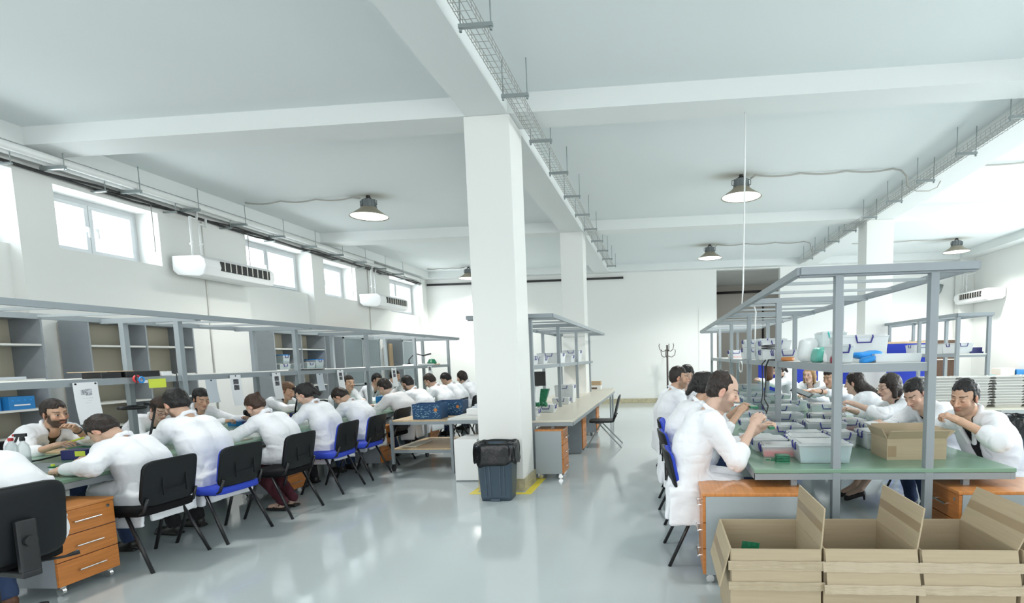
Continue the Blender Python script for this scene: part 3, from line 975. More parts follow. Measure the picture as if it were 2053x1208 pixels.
# ------------------------------------------------------------------ waste bins with black bags
def trash_bin(loc, rz, label, h=0.62, w=0.19, d=0.17):
    t = empty('trash_bin', loc, rz, label, 'trash bin', 'waste bins with black bags')
    def rr(a, b, z, n=8, p=0.22):
        out = []
        for k in range(4 * n):
            an = 2 * PI * k / (4 * n)
            c, s_ = math.cos(an), math.sin(an)
            out.append((a * math.copysign(abs(c) ** p, c), b * math.copysign(abs(s_) ** p, s_), z))
        return out
    def rings(rs):
        n = len(rs[0])
        vs = [p for r in rs for p in r]
        fs = [(i * n + k, i * n + (k + 1) % n, (i + 1) * n + (k + 1) % n, (i + 1) * n + k) for i in range(len(rs) - 1) for k in range(n)]
        return vs, fs
    m = MB()
    m.smooth = True
    ring0 = rr(w * 0.80, d * 0.80, 0.0)
    vs, fs = rings([rr(w * 0.72, d * 0.72, 0.006), ring0, rr(w * 0.84, d * 0.84, 0.05), rr(w, d, h), rr(w * 1.04, d * 1.04, h), rr(w * 1.04, d * 1.04, h + 0.015), rr(w * 0.95, d * 0.95, h + 0.015), rr(w * 0.76, d * 0.76, 0.03)])
    fs.append(tuple(range(31, -1, -1)))
    m.add(vs, fs)
    m.build('bin_body', 'binblue', t)
    b = MB()
    for sx in (-0.55, -0.3, 0.3, 0.55):
        b.bar((sx * w * 0.85, -d * 0.86, 0.06), (sx * w, -d * 1.0, h - 0.02), 0.012, 0.008)
    b.box(-0.05, 0.05, -d * 0.85 - 0.012, -d * 0.8, 0.004, 0.03)
    b.build('rib', 'binblue', t)
    # bag folded over the rim: gathered sheet with an uneven hem
    rs = []
    r = random.Random(hash(label) % 1000 if False else int(abs(loc[0]) * 1000))
    n = 64
    ph = [r.uniform(0, 6.28) for _ in range(8)]
    for sc, z, amp, hem in ((0.70, h - 0.28, 0.010, 0), (0.90, h - 0.05, 0.012, 0), (0.99, h + 0.035, 0.012, 0), (1.07, h + 0.045, 0.012, 0), (1.14, h + 0.015, 0.016, 0), (1.15, h - 0.06, 0.020, 0), (1.13, h - 0.13, 0.024, 0.3), (1.16, h - 0.185, 0.028, 1), (1.10, h - 0.195, 0.02, 1)):
        ring = []
        for k in range(n):
            an = 2 * PI * k / n
            c, s_ = math.cos(an), math.sin(an)
            wv = math.sin(5 * an + ph[0]) + 0.7 * math.sin(11 * an + ph[1] + z * 14) + 0.6 * math.sin(19 * an + ph[2] - z * 20)
            q = sc + amp * wv / max(w, 0.1) * 0.35
            zz = z + hem * (0.02 * math.sin(3 * an + ph[3]) + 0.012 * math.sin(8 * an + ph[4])) + 0.004 * math.sin(9 * an + ph[5])
            ring.append((w * q * math.copysign(abs(c) ** 0.42, c), d * q * math.copysign(abs(s_) ** 0.42, s_), zz))
        rs.append(ring)
    m = MB()
    m.smooth = True
    vs, fs = rings(rs)
    fs.append(tuple(range(n - 1, -1, -1)))
    m.add(vs, fs)
    o = m.build('bin_bag', 'bag', t)
    o.modifiers.new('Subdivision', 'SUBSURF').render_levels = 1
    return t


trash_bin((-1.83, 5.82, 0), 0.04, 'grey-blue waste bin with black bag in front of the white column', 0.60, 0.205, 0.16)
trash_bin((3.62, 5.95, 0), 0.3, 'grey waste bin with black bag behind the man at the right edge', 0.80, 0.21, 0.18)


# ------------------------------------------------------------------ cartons
def carton(loc, w, d, h, label, right=None, front=None, left=None, back=None, film=True, fl=0.22, tapes=True):
    """flaps given as outward opening angle from upright (0 up, 180 hanging)"""
    t = empty('cardboard_carton', loc, 0, label, 'carton', 'large open cartons on the floor')
    m = MB()
    m.tray(0, 0, 0, h, w / 2, d / 2, w / 2, d / 2, 0.007)
    m.build('box_body', 'card', t)
    def flap(edge, ang, name='flap'):
        b = MB()
        L = w if edge in 'fb' else d
        b.box(-L / 2 + 0.004, L / 2 - 0.004, -0.004, 0.004, 0.0, fl)
        if edge in 'rl':
            b.cur = 1
            b.box(-L / 2 + 0.004, L / 2 - 0.004, -0.0045, -0.004, fl * 0.40, fl * 0.62)
            b.box(-L / 2 + 0.004, L / 2 - 0.004, 0.004, 0.0045, fl * 0.40, fl * 0.62)
        o = b.build(name, ['card', 'tapeb'], t)
        rot = {'f': 0, 'r': PI / 2, 'b': PI, 'l': -PI / 2}[edge]
        pos = {'f': (0, -d / 2, h), 'r': (w / 2, 0, h), 'b': (0, d / 2, h), 'l': (-w / 2, 0, h)}[edge]
        o.matrix_local = Matrix.Translation(pos) @ Matrix.Rotation(rot, 4, 'Z') @ Matrix.Rotation(R_(ang), 4, 'X')
        return o
    for e, a in (('r', right), ('f', front), ('l', left), ('b', back)):
        if a is not None:
            flap(e, a)
    if film:
        k = 0.013
        for z, hh in ((0.39, 0.05), (0.285, 0.045)):
            m = MB()
            N = 40
            vs = []
            for i in range(N + 1):
                x = -w / 2 - k + (w + 2 * k) * i / N
                for zz in (z, z + hh):
                    q = (h - zz) * math.tan(R_(180 - front))
                    vs.append((x, -d / 2 - q - 0.010 + 0.002 * math.sin(i * 0.9 + zz * 37 + loc[0] * 9) * math.sin(i * 0.37), zz + 0.0015 * math.sin(i * 0.3 + loc[0] * 5)))
            fs = [(2 * i, 2 * i + 2, 2 * i + 3, 2 * i + 1) for i in range(N)]
            m.smooth = True
            m.add(vs, fs)
            m.build('clear_tape', 'film', t)
    return t


carton((0.588, 3.15, 0), 0.475, 0.54, 0.50, 'leftmost open floor carton, green board inside, at the bottom right', right=4, front=174, left=165)
carton((1.078, 3.16, 0), 0.475, 0.54, 0.50, 'open floor carton second from left, right flap up, front flap hanging', right=8, front=163)
carton((1.568, 3.16, 0), 0.48, 0.55, 0.50, 'open floor carton third from left with reddish inside and wide raised flap', right=24, front=166)
carton((2.07, 3.16, 0), 0.48, 0.55, 0.50, 'carton cut off at the right edge of the picture', right=30, front=174)
o = tag(MB().box(-0.05, 0.05, -0.002, 0.002, 0, 0.462).build('circuit_board', 'pcb'), 'green circuit board standing in the leftmost floor carton', 'circuit board')
o.location, o.rotation_euler = (0.42, 3.04, 0.016), (-0.06, 0.16, 0.1)

t = empty('cardboard_box', (1.815, 4.20, 0.75), 0, 'small open brown carton on the green bench at right', 'carton')
MB().tray(0, 0, 0, 0.155, 0.205, 0.15, 0.205, 0.15, 0.005).build('box_body', 'card', t)
for L, pos, rot, ang in ((0.41, (0, -0.15, 0.155), 0, 38), (0.41, (0, 0.15, 0.155), PI, 14), (0.30, (-0.205, 0, 0.155), -PI / 2, 28), (0.30, (0.205, 0, 0.155), PI / 2, 48)):
    o = MB().box(-L / 2 + 0.003, L / 2 - 0.003, -0.003, 0.003, 0, 0.075).build('flap', 'card', t)
    o.matrix_local = Matrix.Translation(pos) @ Matrix.Rotation(rot, 4, 'Z') @ Matrix.Rotation(R_(ang), 4, 'X')
boxmb(-0.2, -0.14, -0.151, -0.1502, 0.02, 0.10).build('tape_strip', 'tapeb', t)


# ------------------------------------------------------------------ clear boxes
def storage_box(x, y, z, w, d, h, label, group, body='clear', lid='clearlid', clip='clip', fill=None, rz=0.0, fillh=0.6, handles='lr'):
    t = empty('storage_box', (x, y, z), rz, label, 'storage box', group)
    MB().tray(0, 0, 0, h, w * 0.44, d * 0.44, w * 0.49, d * 0.49, 0.004).build('box_body', body, t, bevel=0.003)
    MB().box(-w * 0.5, w * 0.5, -d * 0.5, d * 0.5, h - 0.006, h + 0.004).box(-w * 0.43, w * 0.43, -d * 0.43, d * 0.43, h + 0.004, h + 0.012).build('lid', lid, t, bevel=0.003)
    for sx in ((-1, 1) if 'l' in handles else ()):
        b = MB()
        xx = sx * (w * 0.5 + 0.006)
        q = min(0.05, d * 0.25)
        b.tube([(xx - sx * 0.008, -q, h + 0.008), (xx, -q, h - 0.005), (xx - sx * 0.006, -q * 0.8, h - 0.045), (xx - sx * 0.006, q * 0.8, h - 0.045), (xx, q, h - 0.005), (xx - sx * 0.008, q, h + 0.008)], 0.006, 6)
        b.build('clip_handle', clip, t)
    if 'f' in handles:
        b = MB()
        yy = -(d * 0.5 + 0.006)
        q = min(0.06, w * 0.25)
        b.tube([(-q, yy + 0.008, h + 0.008), (-q, yy, h - 0.005), (-q * 0.8, yy + 0.006, h - 0.045), (q * 0.8, yy + 0.006, h - 0.045), (q, yy, h - 0.005), (q, yy + 0.008, h + 0.008)], 0.006, 6)
        b.build('clip_handle', clip, t)
    if fill:
        MB().frust(0, 0, 0.006, h * fillh, w * 0.43, d * 0.43, w * 0.455, d * 0.455).build('contents', fill, t)
    return t


ZT = 0.75
G1 = 'clear boxes on the right bench'
for a in (
    (1.145, 4.05, ZT, 0.375, 0.27, 0.135, 'big clear box of teal parts at the near edge of the right bench', 'teal', 0.82, 'lr'),
    (0.885, 4.26, ZT, 0.27, 0.20, 0.085, 'flat clear box with red bags at the near left of the right bench', 'red', 0.75, 'lr'),
    (0.855, 4.50, ZT, 0.27, 0.20, 0.10, 'flat clear box just behind the red-bag box', 'white', 0.8, 'lr'),
    (1.17, 4.50, ZT, 0.34, 0.24, 0.11, 'clear box of green boards right behind the teal box', 'pcb', 0.5, 'lr'),
    (1.72, 4.62, ZT, 0.20, 0.30, 0.13, 'clear box with navy clips left of the small carton', 'white', 0.6, 'fl'),
    (1.10, 5.16, ZT, 0.36, 0.26, 0.12, 'clear box with teal inside beside the nearest middle post', 'teal', 0.4, 'fl'),
    (1.52, 5.28, ZT, 0.36, 0.26, 0.13, 'clear box with black clips in the bench middle under the shelf', 'teal', 0.4, 'fl'),
    (1.99, 5.15, ZT, 0.34, 0.26, 0.12, 'clear box in front of the hands of the dark bobbed woman', 'white', 0.4, 'fl'),
    (1.28, 5.95, ZT, 0.40, 0.28, 0.14, 'clear box in the second bay near the hanging black cables', 'teal', 0.5, 'fl'),
    (1.75, 6.02, ZT, 0.36, 0.26, 0.12, 'clear box in the second bay on the window side', 'white', 0.5, 'fl'),
    (1.42, 6.75, ZT, 0.40, 0.28, 0.15, 'clear box holding purple-edged sheets, deeper on the right bench', 'white', 0.6, 'fl'),
    (1.98, 6.85, ZT, 0.38, 0.28, 0.15, 'clear box with purple stickers before the tablet arms', 'maroon', 0.3, 'fl'),
    (0.95, 5.75, ZT, 0.30, 0.24, 0.10, 'shallow clear tray box right of the second seated pair of hands', 'white', 0.5, 'l'),
    (1.30, 7.80, ZT, 0.38, 0.28, 0.16, 'clear box in the third bay of the right bench', 'teal', 0.5, 'fl'),
    (1.40, 8.75, ZT, 0.40, 0.3, 0.17, 'clear box near the hanging plug cables, far on the right bench', 'white', 0.3, 'fl'),
    (0.83, 4.72, ZT, 0.22, 0.17, 0.085, 'small flat clear box between the white box and the red-bag box', 'white', 0.6, 'f'),
    (1.22, 4.80, ZT, 0.30, 0.22, 0.10, 'clear box of grey strips in front of the middle post', 'steel_lt', 0.6, 'fl'),
    (1.46, 4.66, ZT, 0.22, 0.22, 0.12, 'clear box between the green-board box and the navy-clip box', 'white', 0.5, 'fl'),
    (1.84, 5.62, ZT, 0.30, 0.24, 0.11, 'clear box with red piece inside on the window side', 'red', 0.25, 'fl'),
    (1.48, 5.62, ZT, 0.30, 0.22, 0.10, 'low clear box behind the black-clip box in the bench middle', 'teal', 0.4, 'fl'),
    (1.02, 6.35, ZT, 0.30, 0.26, 0.12, 'clear box on the aisle side of the second bay', 'white', 0.5, 'fl'),
    (1.00, 7.15, ZT, 0.34, 0.26, 0.13, 'clear box on the aisle side of the third bay', 'pcb', 0.3, 'fl'),
    (1.75, 7.55, ZT, 0.34, 0.26, 0.14, 'clear box below the black tablet', 'white', 0.5, 'fl'),
    (1.75, 8.5, ZT, 0.36, 0.28, 0.15, 'clear box before the blonde person', 'pcb', 0.4, 'fl'),
    (1.05, 8.35, ZT, 0.34, 0.28, 0.15, 'clear box on the aisle side near the far end', 'teal', 0.4, 'fl'),
    (1.45, 9.75, ZT, 0.62, 0.4, 0.24, 'large greenish clear bin far along the right bench', 'teal', 0.7, 'f'),
    (1.15, 9.9, ZT + 0.0, 0.3, 0.4, 0.20, 'clear bin beside the large greenish one far along the bench', 'teal', 0.4, 'f'),
):
    storage_box(a[0], a[1], a[2], a[3], a[4], a[5], a[6], G1, fill=a[7], fillh=a[8], handles=a[9], rz=random.uniform(-0.08, 0.08))
ZS = 1.456
G2 = 'boxes on the shelf of the right bench'
for x, y, z, w, d, h, lab, body, clip, fill, fh, hd in (
    (1.245, 4.0, ZS, 0.13, 0.26, 0.12, 'clear shelf box with green and pink bits right of the near post', 'clear', 'clip', 'white', 0.8, 'f'),
    (1.50, 4.36, ZS, 0.36, 0.26, 0.19, 'tall white-lidded shelf box behind the near post', 'frost', 'clip', None, 0, 'f'),
    (1.32, 4.02, ZS + 0.0, 0.0, 0.0, 0.0, '', '', '', None, 0, ''),
    (1.60, 4.95, ZS, 0.26, 0.3, 0.13, 'white frosted shelf box behind the pale tray', 'frost', 'clip', 'white', 0.6, 'f'),
    (1.40, 4.72, ZS, 0.20, 0.24, 0.235, 'high clear shelf box with turquoise clip near the front', 'clear', 'tealclip', 'white', 0.5, 'f'),
    (1.30, 5.95, ZS, 0.26, 0.3, 0.10, 'shelf box with green label under a coil of black cable', 'frost', 'clip', 'white', 0.8, 'fl'),
    (1.32, 6.6, ZS, 0.34, 0.30, 0.11, 'lower clear shelf box of the pair under the blue-lidded bin', 'frost', 'clip', 'teal', 0.6, 'fl'),
    (1.32, 6.6, ZS + 0.125, 0.34, 0.30, 0.09, 'upper shelf box of the pair left of the black coil', 'frost', 'clip', 'white', 0.6, 'fl'),
    (1.36, 7.05, ZS, 0.36, 0.30, 0.25, 'blue-tinted shelf bin with white rim behind the paired boxes', 'clear', 'clip', 'teal', 0.9, 'f'),
    (1.30, 7.95, ZS, 0.32, 0.36, 0.15, 'lower white shelf box of the stack beside the white cord', 'frost', 'clip', 'white', 0.8, 'fl'),
    (1.30, 7.95, ZS + 0.165, 0.30, 0.32, 0.10, 'upper white shelf box of the stack beside the white cord', 'frost', 'clip', 'white', 0.8, 'fl'),
    (1.30, 9.9, ZS, 0.24, 0.3, 0.13, 'shelf box with red corners near the far left end', 'frost', 'clip', 'red', 0.25, 'fl'),
):
    if w:
        storage_box(x, y, z, w, d, h, lab, G2, body=body, clip=clip, fill=fill, fillh=fh, handles=hd)


def simple(name, b, m_, label, cat, group=None, bevel=0.0, kind=None):
    return tag(b.build(name, m_, None, bevel), label, cat, group, kind)


# two pillow bags, maroon pouch, blue film, pale tray, white bag, carton lids on the right shelf
def pouch(x, y, z, w, d, h, m_, label, group, rz=0.0, tilt=0.0):
    b = MB()
    b.smooth = True
    b.T = Matrix.Translation((x, y, z)) @ Matrix.Rotation(rz, 4, 'Z') @ Matrix.Rotation(tilt, 4, 'X')
    b.pad((0, 0, h / 2), (w / 2, d / 2, h / 2), 0.6, 20, 10, lambda p, q, r: (p + 0.006 * math.sin(40 * r), q + 0.008 * math.sin(31 * p + 17 * r), r + 0.006 * math.sin(37 * p)))
    return tag(b.build('bag', m_), label, 'bag', group)


G3 = 'bags on the right bench shelf'
pouch(1.215, 4.12, ZS, 0.07, 0.10, 0.125, 'white', 'white folded bag with navy print left of the near shelf post', G3)
simple('clip_strip', boxmb(1.19, 1.235, 4.063, 4.068, ZS + 0.04, ZS + 0.08), 'clip', 'navy strip across the white folded bag', 'strip')
pouch(1.215, 3.98, ZS, 0.06, 0.08, 0.10, 'maroon', 'maroon bag in front on the right shelf', G3)
pouch(1.23, 4.42, ZS, 0.10, 0.26, 0.12, 'tealbag', 'sea-green bag on the shelf between the cloudy and the white bag', G3)
pouch(1.23, 4.78, ZS, 0.14, 0.24, 0.20, 'frost', 'tall cloudy plastic bag standing on the shelf by the second post', G3)
pouch(1.40, 3.88, ZS, 0.10, 0.10, 0.045, 'skyblue', 'crumpled bright blue film lower piece on the right shelf', G3)
pouch(1.44, 4.0, ZS + 0.03, 0.2, 0.14, 0.05, 'skyblue', 'crumpled bright blue film upper piece on the right shelf', G3, 0.2)
simple('foam_tray', MB().tray(1.60, 3.98, ZS, ZS + 0.06, 0.145, 0.10, 0.155, 0.11, 0.006), 'frost', 'long pale foam tray at the right of the shelf front', 'tray')
simple('carton_lid', boxmb(1.52, 1.68, 4.85, 5.05, ZS + 0.143, ZS + 0.19), 'tan', 'small tan carton on the frosted shelf box', 'carton')
simple('soldering_coil', MB().lathe([(0.05, 0), (0.065, 0.01), (0.065, 0.03), (0.05, 0.04)], 16, (1.23, 5.5, ZS)), 'wood', 'orange and black coil on the shelf by the second post', 'coil')
b = MB()
b.smooth = True
b.tube([(1.17 + 0.075 * math.cos(a / 8 * PI), 6.15 + 0.09 * math.sin(a / 8 * PI), ZS + 0.125 + 0.0015 * a) for a in range(33)], 0.006, 6)
simple('cable_coil', b, 'cable', 'coiled black cable on the green-labelled shelf box', 'cable')
b = MB()
b.smooth = True
b.tube([(1.28, 5.5, ZS + 0.02), (1.20, 5.75, ZS + 0.012), (1.12, 5.9, ZS + 0.01), (1.105, 5.95, 1.40), (1.11, 6.0, 1.2), (1.09, 5.96, 1.05), (1.13, 5.95, 0.97), (1.10, 5.9, 0.90), (1.14, 5.88, 0.84), (1.16, 5.8, 0.768)], 0.008, 6)
simple('power_cable', b, 'cable', 'black cable hanging in loops from the shelf to the right bench', 'cable', 'black cables hanging at the second post')
b = MB()
b.smooth = True
b.tube([(1.12, 6.05, ZS + 0.008), (1.09, 6.1, 1.42), (1.10, 6.1, 1.1), (1.07, 6.02, 1.0), (1.12, 6.0, 0.9), (1.08, 5.98, 0.82), (1.14, 5.7, 0.762)], 0.007, 6)
simple('power_cable', b, 'cable', 'second black cable hanging just behind the looped one', 'cable', 'black cables hanging at the second post')
b = MB()
b.smooth = True
b.tube([(1.10 - 0.02, 7.65 + 0.16 * math.cos(a / 8 * PI), 1.36 + 0.075 * math.sin(a / 8 * PI)) for a in range(25)], 0.008, 6)
simple('white_cable_coil', b, 'whitepipe', 'white cable coil hanging from the shelf of the right bench', 'cable')
simple('power_strip', boxmb(1.09, 1.16, 5.35, 5.85, ZT, ZT + 0.04), 'red', 'red flat box on the right bench behind the balding man hands', 'box')
simple('paper_stack', boxmb(0.70, 0.86, 4.95, 5.12, ZT, ZT + 0.055), 'white', 'white small box by the balding man forearm', 'box', None, 0.004)
b = MB()
for k in range(5):
    b.box(0.815, 0.91, 3.97, 4.045, ZT + k * 0.011, ZT + k * 0.011 + 0.008)
simple('board_stack', b, 'pcb', 'small stack of green boards at the near edge of right bench', 'circuit boards')
for k, (x, y) in enumerate(((0.755, 4.06), (0.785, 4.03), (0.80, 4.09))):
    simple('board_scrap', boxmb(x, x + 0.03, y, y + 0.018, ZT, ZT + 0.006), 'pcb', 'tiny green scrap beside the green board stack', 'scrap', 'green scraps on the right bench')
simple('soldering_iron', MB().tube([(1.30, 5.05, ZT + 0.012), (1.55, 4.98, ZT + 0.012)], [0.012, 0.006], 8), 'cable', 'black rod-shaped tool lying amid the boxes of right bench', 'tool')
simple('red_strip', boxmb(1.26, 1.36, 4.93, 4.96, ZT, ZT + 0.012), 'red', 'small red strip near the black tool on right bench', 'strip')
simple('parts_crate', MB().tray(1.90, 4.85, ZT, ZT + 0.085, 0.14, 0.1, 0.15, 0.11, 0.006), 'navy', 'dark blue slotted tray left of the small carton', 'tray')
for k, (x, y, c, lab) in enumerate(((2.06, 5.55, 'red', 'red bits before the bobbed woman'), (2.02, 5.7, 'lightwood', 'tan bits before the bobbed woman'), (2.12, 5.62, 'pcb', 'green bits before the bobbed woman'))):
    simple('small_parts', MB().box(x, x + 0.07, y, y + 0.04, ZT, ZT + 0.018), c, lab + ' on the right bench', 'parts', 'loose parts before the bobbed woman')
simple('clear_cup', MB().tray(2.20, 4.62, ZT, ZT + 0.08, 0.05, 0.04, 0.058, 0.05, 0.003), 'clear', 'clear little container behind the small carton', 'container')


# ------------------------------------------------------------------ middle bench things
G4 = 'boxes on the middle bench and its shelf'
for x, y, z, w, d, h, lab, fill in (
    (-1.92, 7.35, ZS, 0.42, 0.4, 0.11, 'white box with navy clips at the near end of the middle shelf', 'white'),
    (-1.90, 8.25, ZS, 0.28, 0.3, 0.10, 'clear box with dark contents second on the middle shelf', 'teal'),
    (-1.90, 9.35, ZS, 0.42, 0.5, 0.16, 'wide clear box with pink bag on the middle shelf', 'white'),
    (-1.86, 10.3, ZS, 0.38, 0.4, 0.12, 'frosted box fourth on the middle shelf', 'white'),
    (-1.84, 11.2, ZS, 0.36, 0.4, 0.22, 'tall frosted box at the far end of the middle shelf', 'white'),
    (-1.80, 7.35, ZT, 0.22, 0.2, 0.09, 'small clear box behind the near post on the middle bench', 'white'),
    (-1.70, 7.9, ZT, 0.26, 0.22, 0.10, 'small clear box of dark parts on the middle bench', 'teal'),
    (-1.72, 9.6, ZT, 0.34, 0.36, 0.30, 'large frosted box on the middle bench', 'white'),
    (-1.72, 9.2, ZT, 0.3, 0.22, 0.10, 'low frosted box in front of the large frosted one', 'white'),
    (-2.1, 7.75, ZT, 0.3, 0.3, 0.20, 'clear box on the middle bench behind the small boxes', 'white'),
):
    storage_box(x, y, z, w, d, h, lab, G4, body='frost', fill=fill, handles='fl')
b = MB().tray(-2.05, 8.2, ZT, ZT + 0.36, 0.12, 0.15, 0.16, 0.18, 0.006)
simple('waste_paper_bag', b, 'frost', 'tall cloudy white bag standing on the middle bench', 'bag')
simple('monitor', MB().box(-2.25, -1.95, 9.0, 9.04, 1.08, 1.32).box(-2.13, -2.07, 9.02, 9.06, 0.76, 1.1).box(-2.2, -2.0, 8.95, 9.12, 0.75, 0.765), 'black', 'black screen on stand on the middle bench', 'monitor')
b = MB()
b.smooth = True
for k in range(5):
    b.pad((-1.86 + 0.05 * k, 7.62 + 0.02 * (k % 2), ZT + 0.135), (0.03, 0.03, 0.035), 0.9, 8, 6)
simple('spool_row', b, 'pcb', 'green knobs on top of the small boxes of middle bench', 'spools')
simple('green_wedge', MB().frust(-1.92, 8.62, ZT, ZT + 0.3, 0.02, 0.03, 0.11, 0.06), 'pcb', 'dark green funnel shape beneath the black screen', 'funnel')
t = empty('archive_box', (-1.65, 13.35, 0.75), 0, 'tan lidded box on the far end beyond the middle bench', 'box')
boxmb(-0.15, 0.15, -0.12, 0.12, 0.10, 0.2).build('box_body', 'tan', t)
boxmb(-0.15, 0.15, -0.12, 0.12, 0.0, 0.1).build('drawer_tray', 'white', t)
boxmb(-0.13, 0.06, -0.124, -0.12, 0.01, 0.05).build('slot', 'wooddark', t)
t = empty('side_table', (-1.7, 13.35, 0), 0, 'small cream table beyond the far end of the middle bench', 'table')
boxmb(-0.45, 0.5, -0.35, 0.35, 0.722, 0.75).build('tabletop', 'cream', t)
for sx in (-0.4, 0.45):
    for sy in (-0.3, 0.3):
        boxmb(sx - 0.02, sx + 0.02, sy - 0.02, sy + 0.02, 0, 0.722).build('leg', 'steel', t)

# coat stand by the far wall
t = empty('coat_stand', (0.17, 17.2, 0), 0.3, 'dark metal coat stand with curved hooks by the far wall', 'coat stand')
MB().tube([(0, 0, 0), (0, 0, 1.86)], 0.03, 10).build('pole', 'pole', t)
for k in range(6):
    a = 2 * PI * k / 6
    z = 1.80 if k % 2 else 1.62
    c, s_ = math.cos(a), math.sin(a)
    m = MB()
    m.smooth = True
    m.tube([(0.02 * c, 0.02 * s_, z - 0.1), (0.14 * c, 0.14 * s_, z - 0.14), (0.24 * c, 0.24 * s_, z - 0.08), (0.27 * c, 0.27 * s_, z + 0.04), (0.25 * c, 0.25 * s_, z + 0.1)], 0.011, 6)
    m.build('hook', 'pole', t)
for k in range(4):
    a = 2 * PI * k / 4 + 0.4
    MB().tube([(0, 0, 0.2), (0.28 * math.cos(a), 0.28 * math.sin(a), 0.015)], 0.014, 6).build('foot', 'pole', t)


# ------------------------------------------------------------------ left bench things
XS = -4.835   # aisle face of the left shelf edge
def sheet(y, zt, w, h, m_, label, pic=None, x=XS, curl=0.03):
    t = empty('hanging_sheet', (x + 0.02, y, zt), 0, label, 'paper', 'paper sheets hung from the left shelf')
    N = 8
    vs = []
    for i in range(N + 1):
        z = -h * i / N
        xx = curl * (i / N) ** 2
        for yy in (-w / 2, w / 2):
            vs += [(xx, yy, z), (xx + 0.0012, yy, z)]
    fs = []
    for i in range(N):
        a, b_ = i * 4, i * 4 + 4
        fs += [(a, b_, b_ + 2, a + 2), (a + 1, a + 3, b_ + 3, b_ + 1), (a, a + 1, b_ + 1, b_), (a + 2, b_ + 2, b_ + 3, a + 3)]
    fs += [(0, 2, 3, 1), (N * 4, N * 4 + 1, N * 4 + 3, N * 4 + 2)]
    MB().add(vs, fs).build('sheet', m_, t)
    if pic == 'photo':
        for k in (0, 1):
            for j in (0, 1):
                z0 = -h * (0.14 + 0.19 * k)
                xx = curl * ((0.2 + 0.19 * k)) ** 2 + 0.002
                boxmb(xx, xx + 0.002, -w * 0.24 + j * w * 0.25, -w * 0.01 + j * w * 0.25, z0 - h * 0.17, z0).build('printed_picture', 'ink', t)
    if pic == 'drawing':
        for (a, b_, c, d) in ((-0.22, -0.02, 0.30, 0.18), (-0.05, 0.2, 0.32, 0.16), (-0.2, 0.22, 0.385, 0.38), (0.0, 0.22, 0.44, 0.435), (-0.1, 0.1, 0.50, 0.495)):
            xx = curl * c ** 2 + 0.002
            boxmb(xx, xx + 0.002, w * a, w * b_, -h * c, -h * d).build('printed_line', 'inkpale', t)
    for yy in (-w * 0.4, w * 0.4) if pic == 'drawing' else (0,):
        MB().tube([(0.0, yy, -0.012), (0.006, yy, -0.012)], 0.008, 8).build('pin', 'black', t)
    return t


sheet(4.16, 1.43, 0.20, 0.345, 'paper', 'large hanging sheet with a faint schematic, nearest at left', 'drawing')
sheet(5.44, 1.40, 0.145, 0.25, 'papergrey', 'greyish see-through sheet beside the dark-haired woman across the bench')
sheet(5.78, 1.435, 0.155, 0.345, 'paper', 'hanging sheet with dark photographs left of the bun-haired woman', 'photo')
sheet(6.44, 1.44, 0.15, 0.33, 'paper', 'hanging sheet with dark photographs before the light-haired woman', 'photo')
sheet(7.31, 1.40, 0.15, 0.24, 'papergrey', 'pale blank sheet between the second and third left posts')
sheet(7.81, 1.44, 0.16, 0.31, 'paper', 'hanging sheet with dark photographs left of the smiling man', 'photo')
sheet(9.46, 1.435, 0.18, 0.34, 'paper', 'hanging sheet with photographs above the greyish-coated man', 'photo')
sheet(10.99, 1.44, 0.2, 0.2, 'paper', 'small far hanging sheet near the end of the left shelf', 'photo')
t = empty('sticky_note', (XS + 0.022, 4.815, 1.432), 0, 'yellow note stuck to the left shelf edge', 'note')
boxmb(0, 0.0015, -0.09, 0.09, -0.085, 0).build('note_paper', 'note', t)
simple('shelf_label', boxmb(XS + 0.022, XS + 0.0235, 4.64, 4.72, 1.40, 1.425), 'paper', 'small white label on the left shelf edge beside the note', 'label')
G5 = 'dark devices on the near left shelf'
simple('black_device', boxmb(-5.05, -4.86, 4.34, 4.52, ZS, 1.505), 'black', 'short black box on the left shelf above the hanging schematic', 'device', G5, 0.004)
simple('black_device', boxmb(-5.05, -4.86, 4.56, 4.90, ZS, 1.51), 'black', 'long black box on the left shelf above the yellow note', 'device', G5, 0.004)
simple('wooden_ruler', boxmb(-5.08, -4.88, 4.25, 4.66, 1.51, 1.516), 'lightwood', 'thin wooden strip lying over the black boxes on left shelf', 'strip')
simple('adapter', boxmb(-4.95, -4.86, 4.92, 5.03, ZS, 1.50), 'white', 'small white adapter on the left shelf right of the black boxes', 'adapter', None, 0.004)
b = MB()
b.smooth = True
b.tube([(-4.9, 5.0, 1.50), (-4.84, 5.06, 1.47), (-4.81, 5.03, 1.35), (-4.82, 5.02, 1.2)], 0.005, 6)
simple('thin_cable', b, 'cable', 'thin black cable from the white adapter down the left shelf', 'cable')
t = empty('tape_reel', (XS + 0.035, 4.60, 1.44), 0, 'red and black keyring bundle hung on the left shelf edge', 'keyring')
MB().tube([(0, 0.03 * math.cos(a), 0.03 * math.sin(a)) for a in [k * PI / 6 for k in range(13)]], 0.009, 6).build('ring', 'red', t)
MB().tube([(0.012, 0.035 + 0.025 * math.cos(a), -0.01 + 0.025 * math.sin(a)) for a in [k * PI / 6 for k in range(13)]], 0.008, 6).build('ring', 'skyblue', t)
MB().tube([(0.006, -0.01, 0.04), (0.006, -0.012, -0.05)], 0.007, 6).build('tag_strip', 'black', t)
simple('tray_on_shelf', boxmb(-5.05, -4.82, 7.0, 7.45, ZS, 1.468), 'black', 'flat black tray on the left shelf before the clear cabinet boxes', 'tray')
simple('shelf_boards', boxmb(-5.2, -4.88, 10.6, 11.4, ZS, 1.485), 'white', 'stack of white sheets on the far left shelf', 'papers')
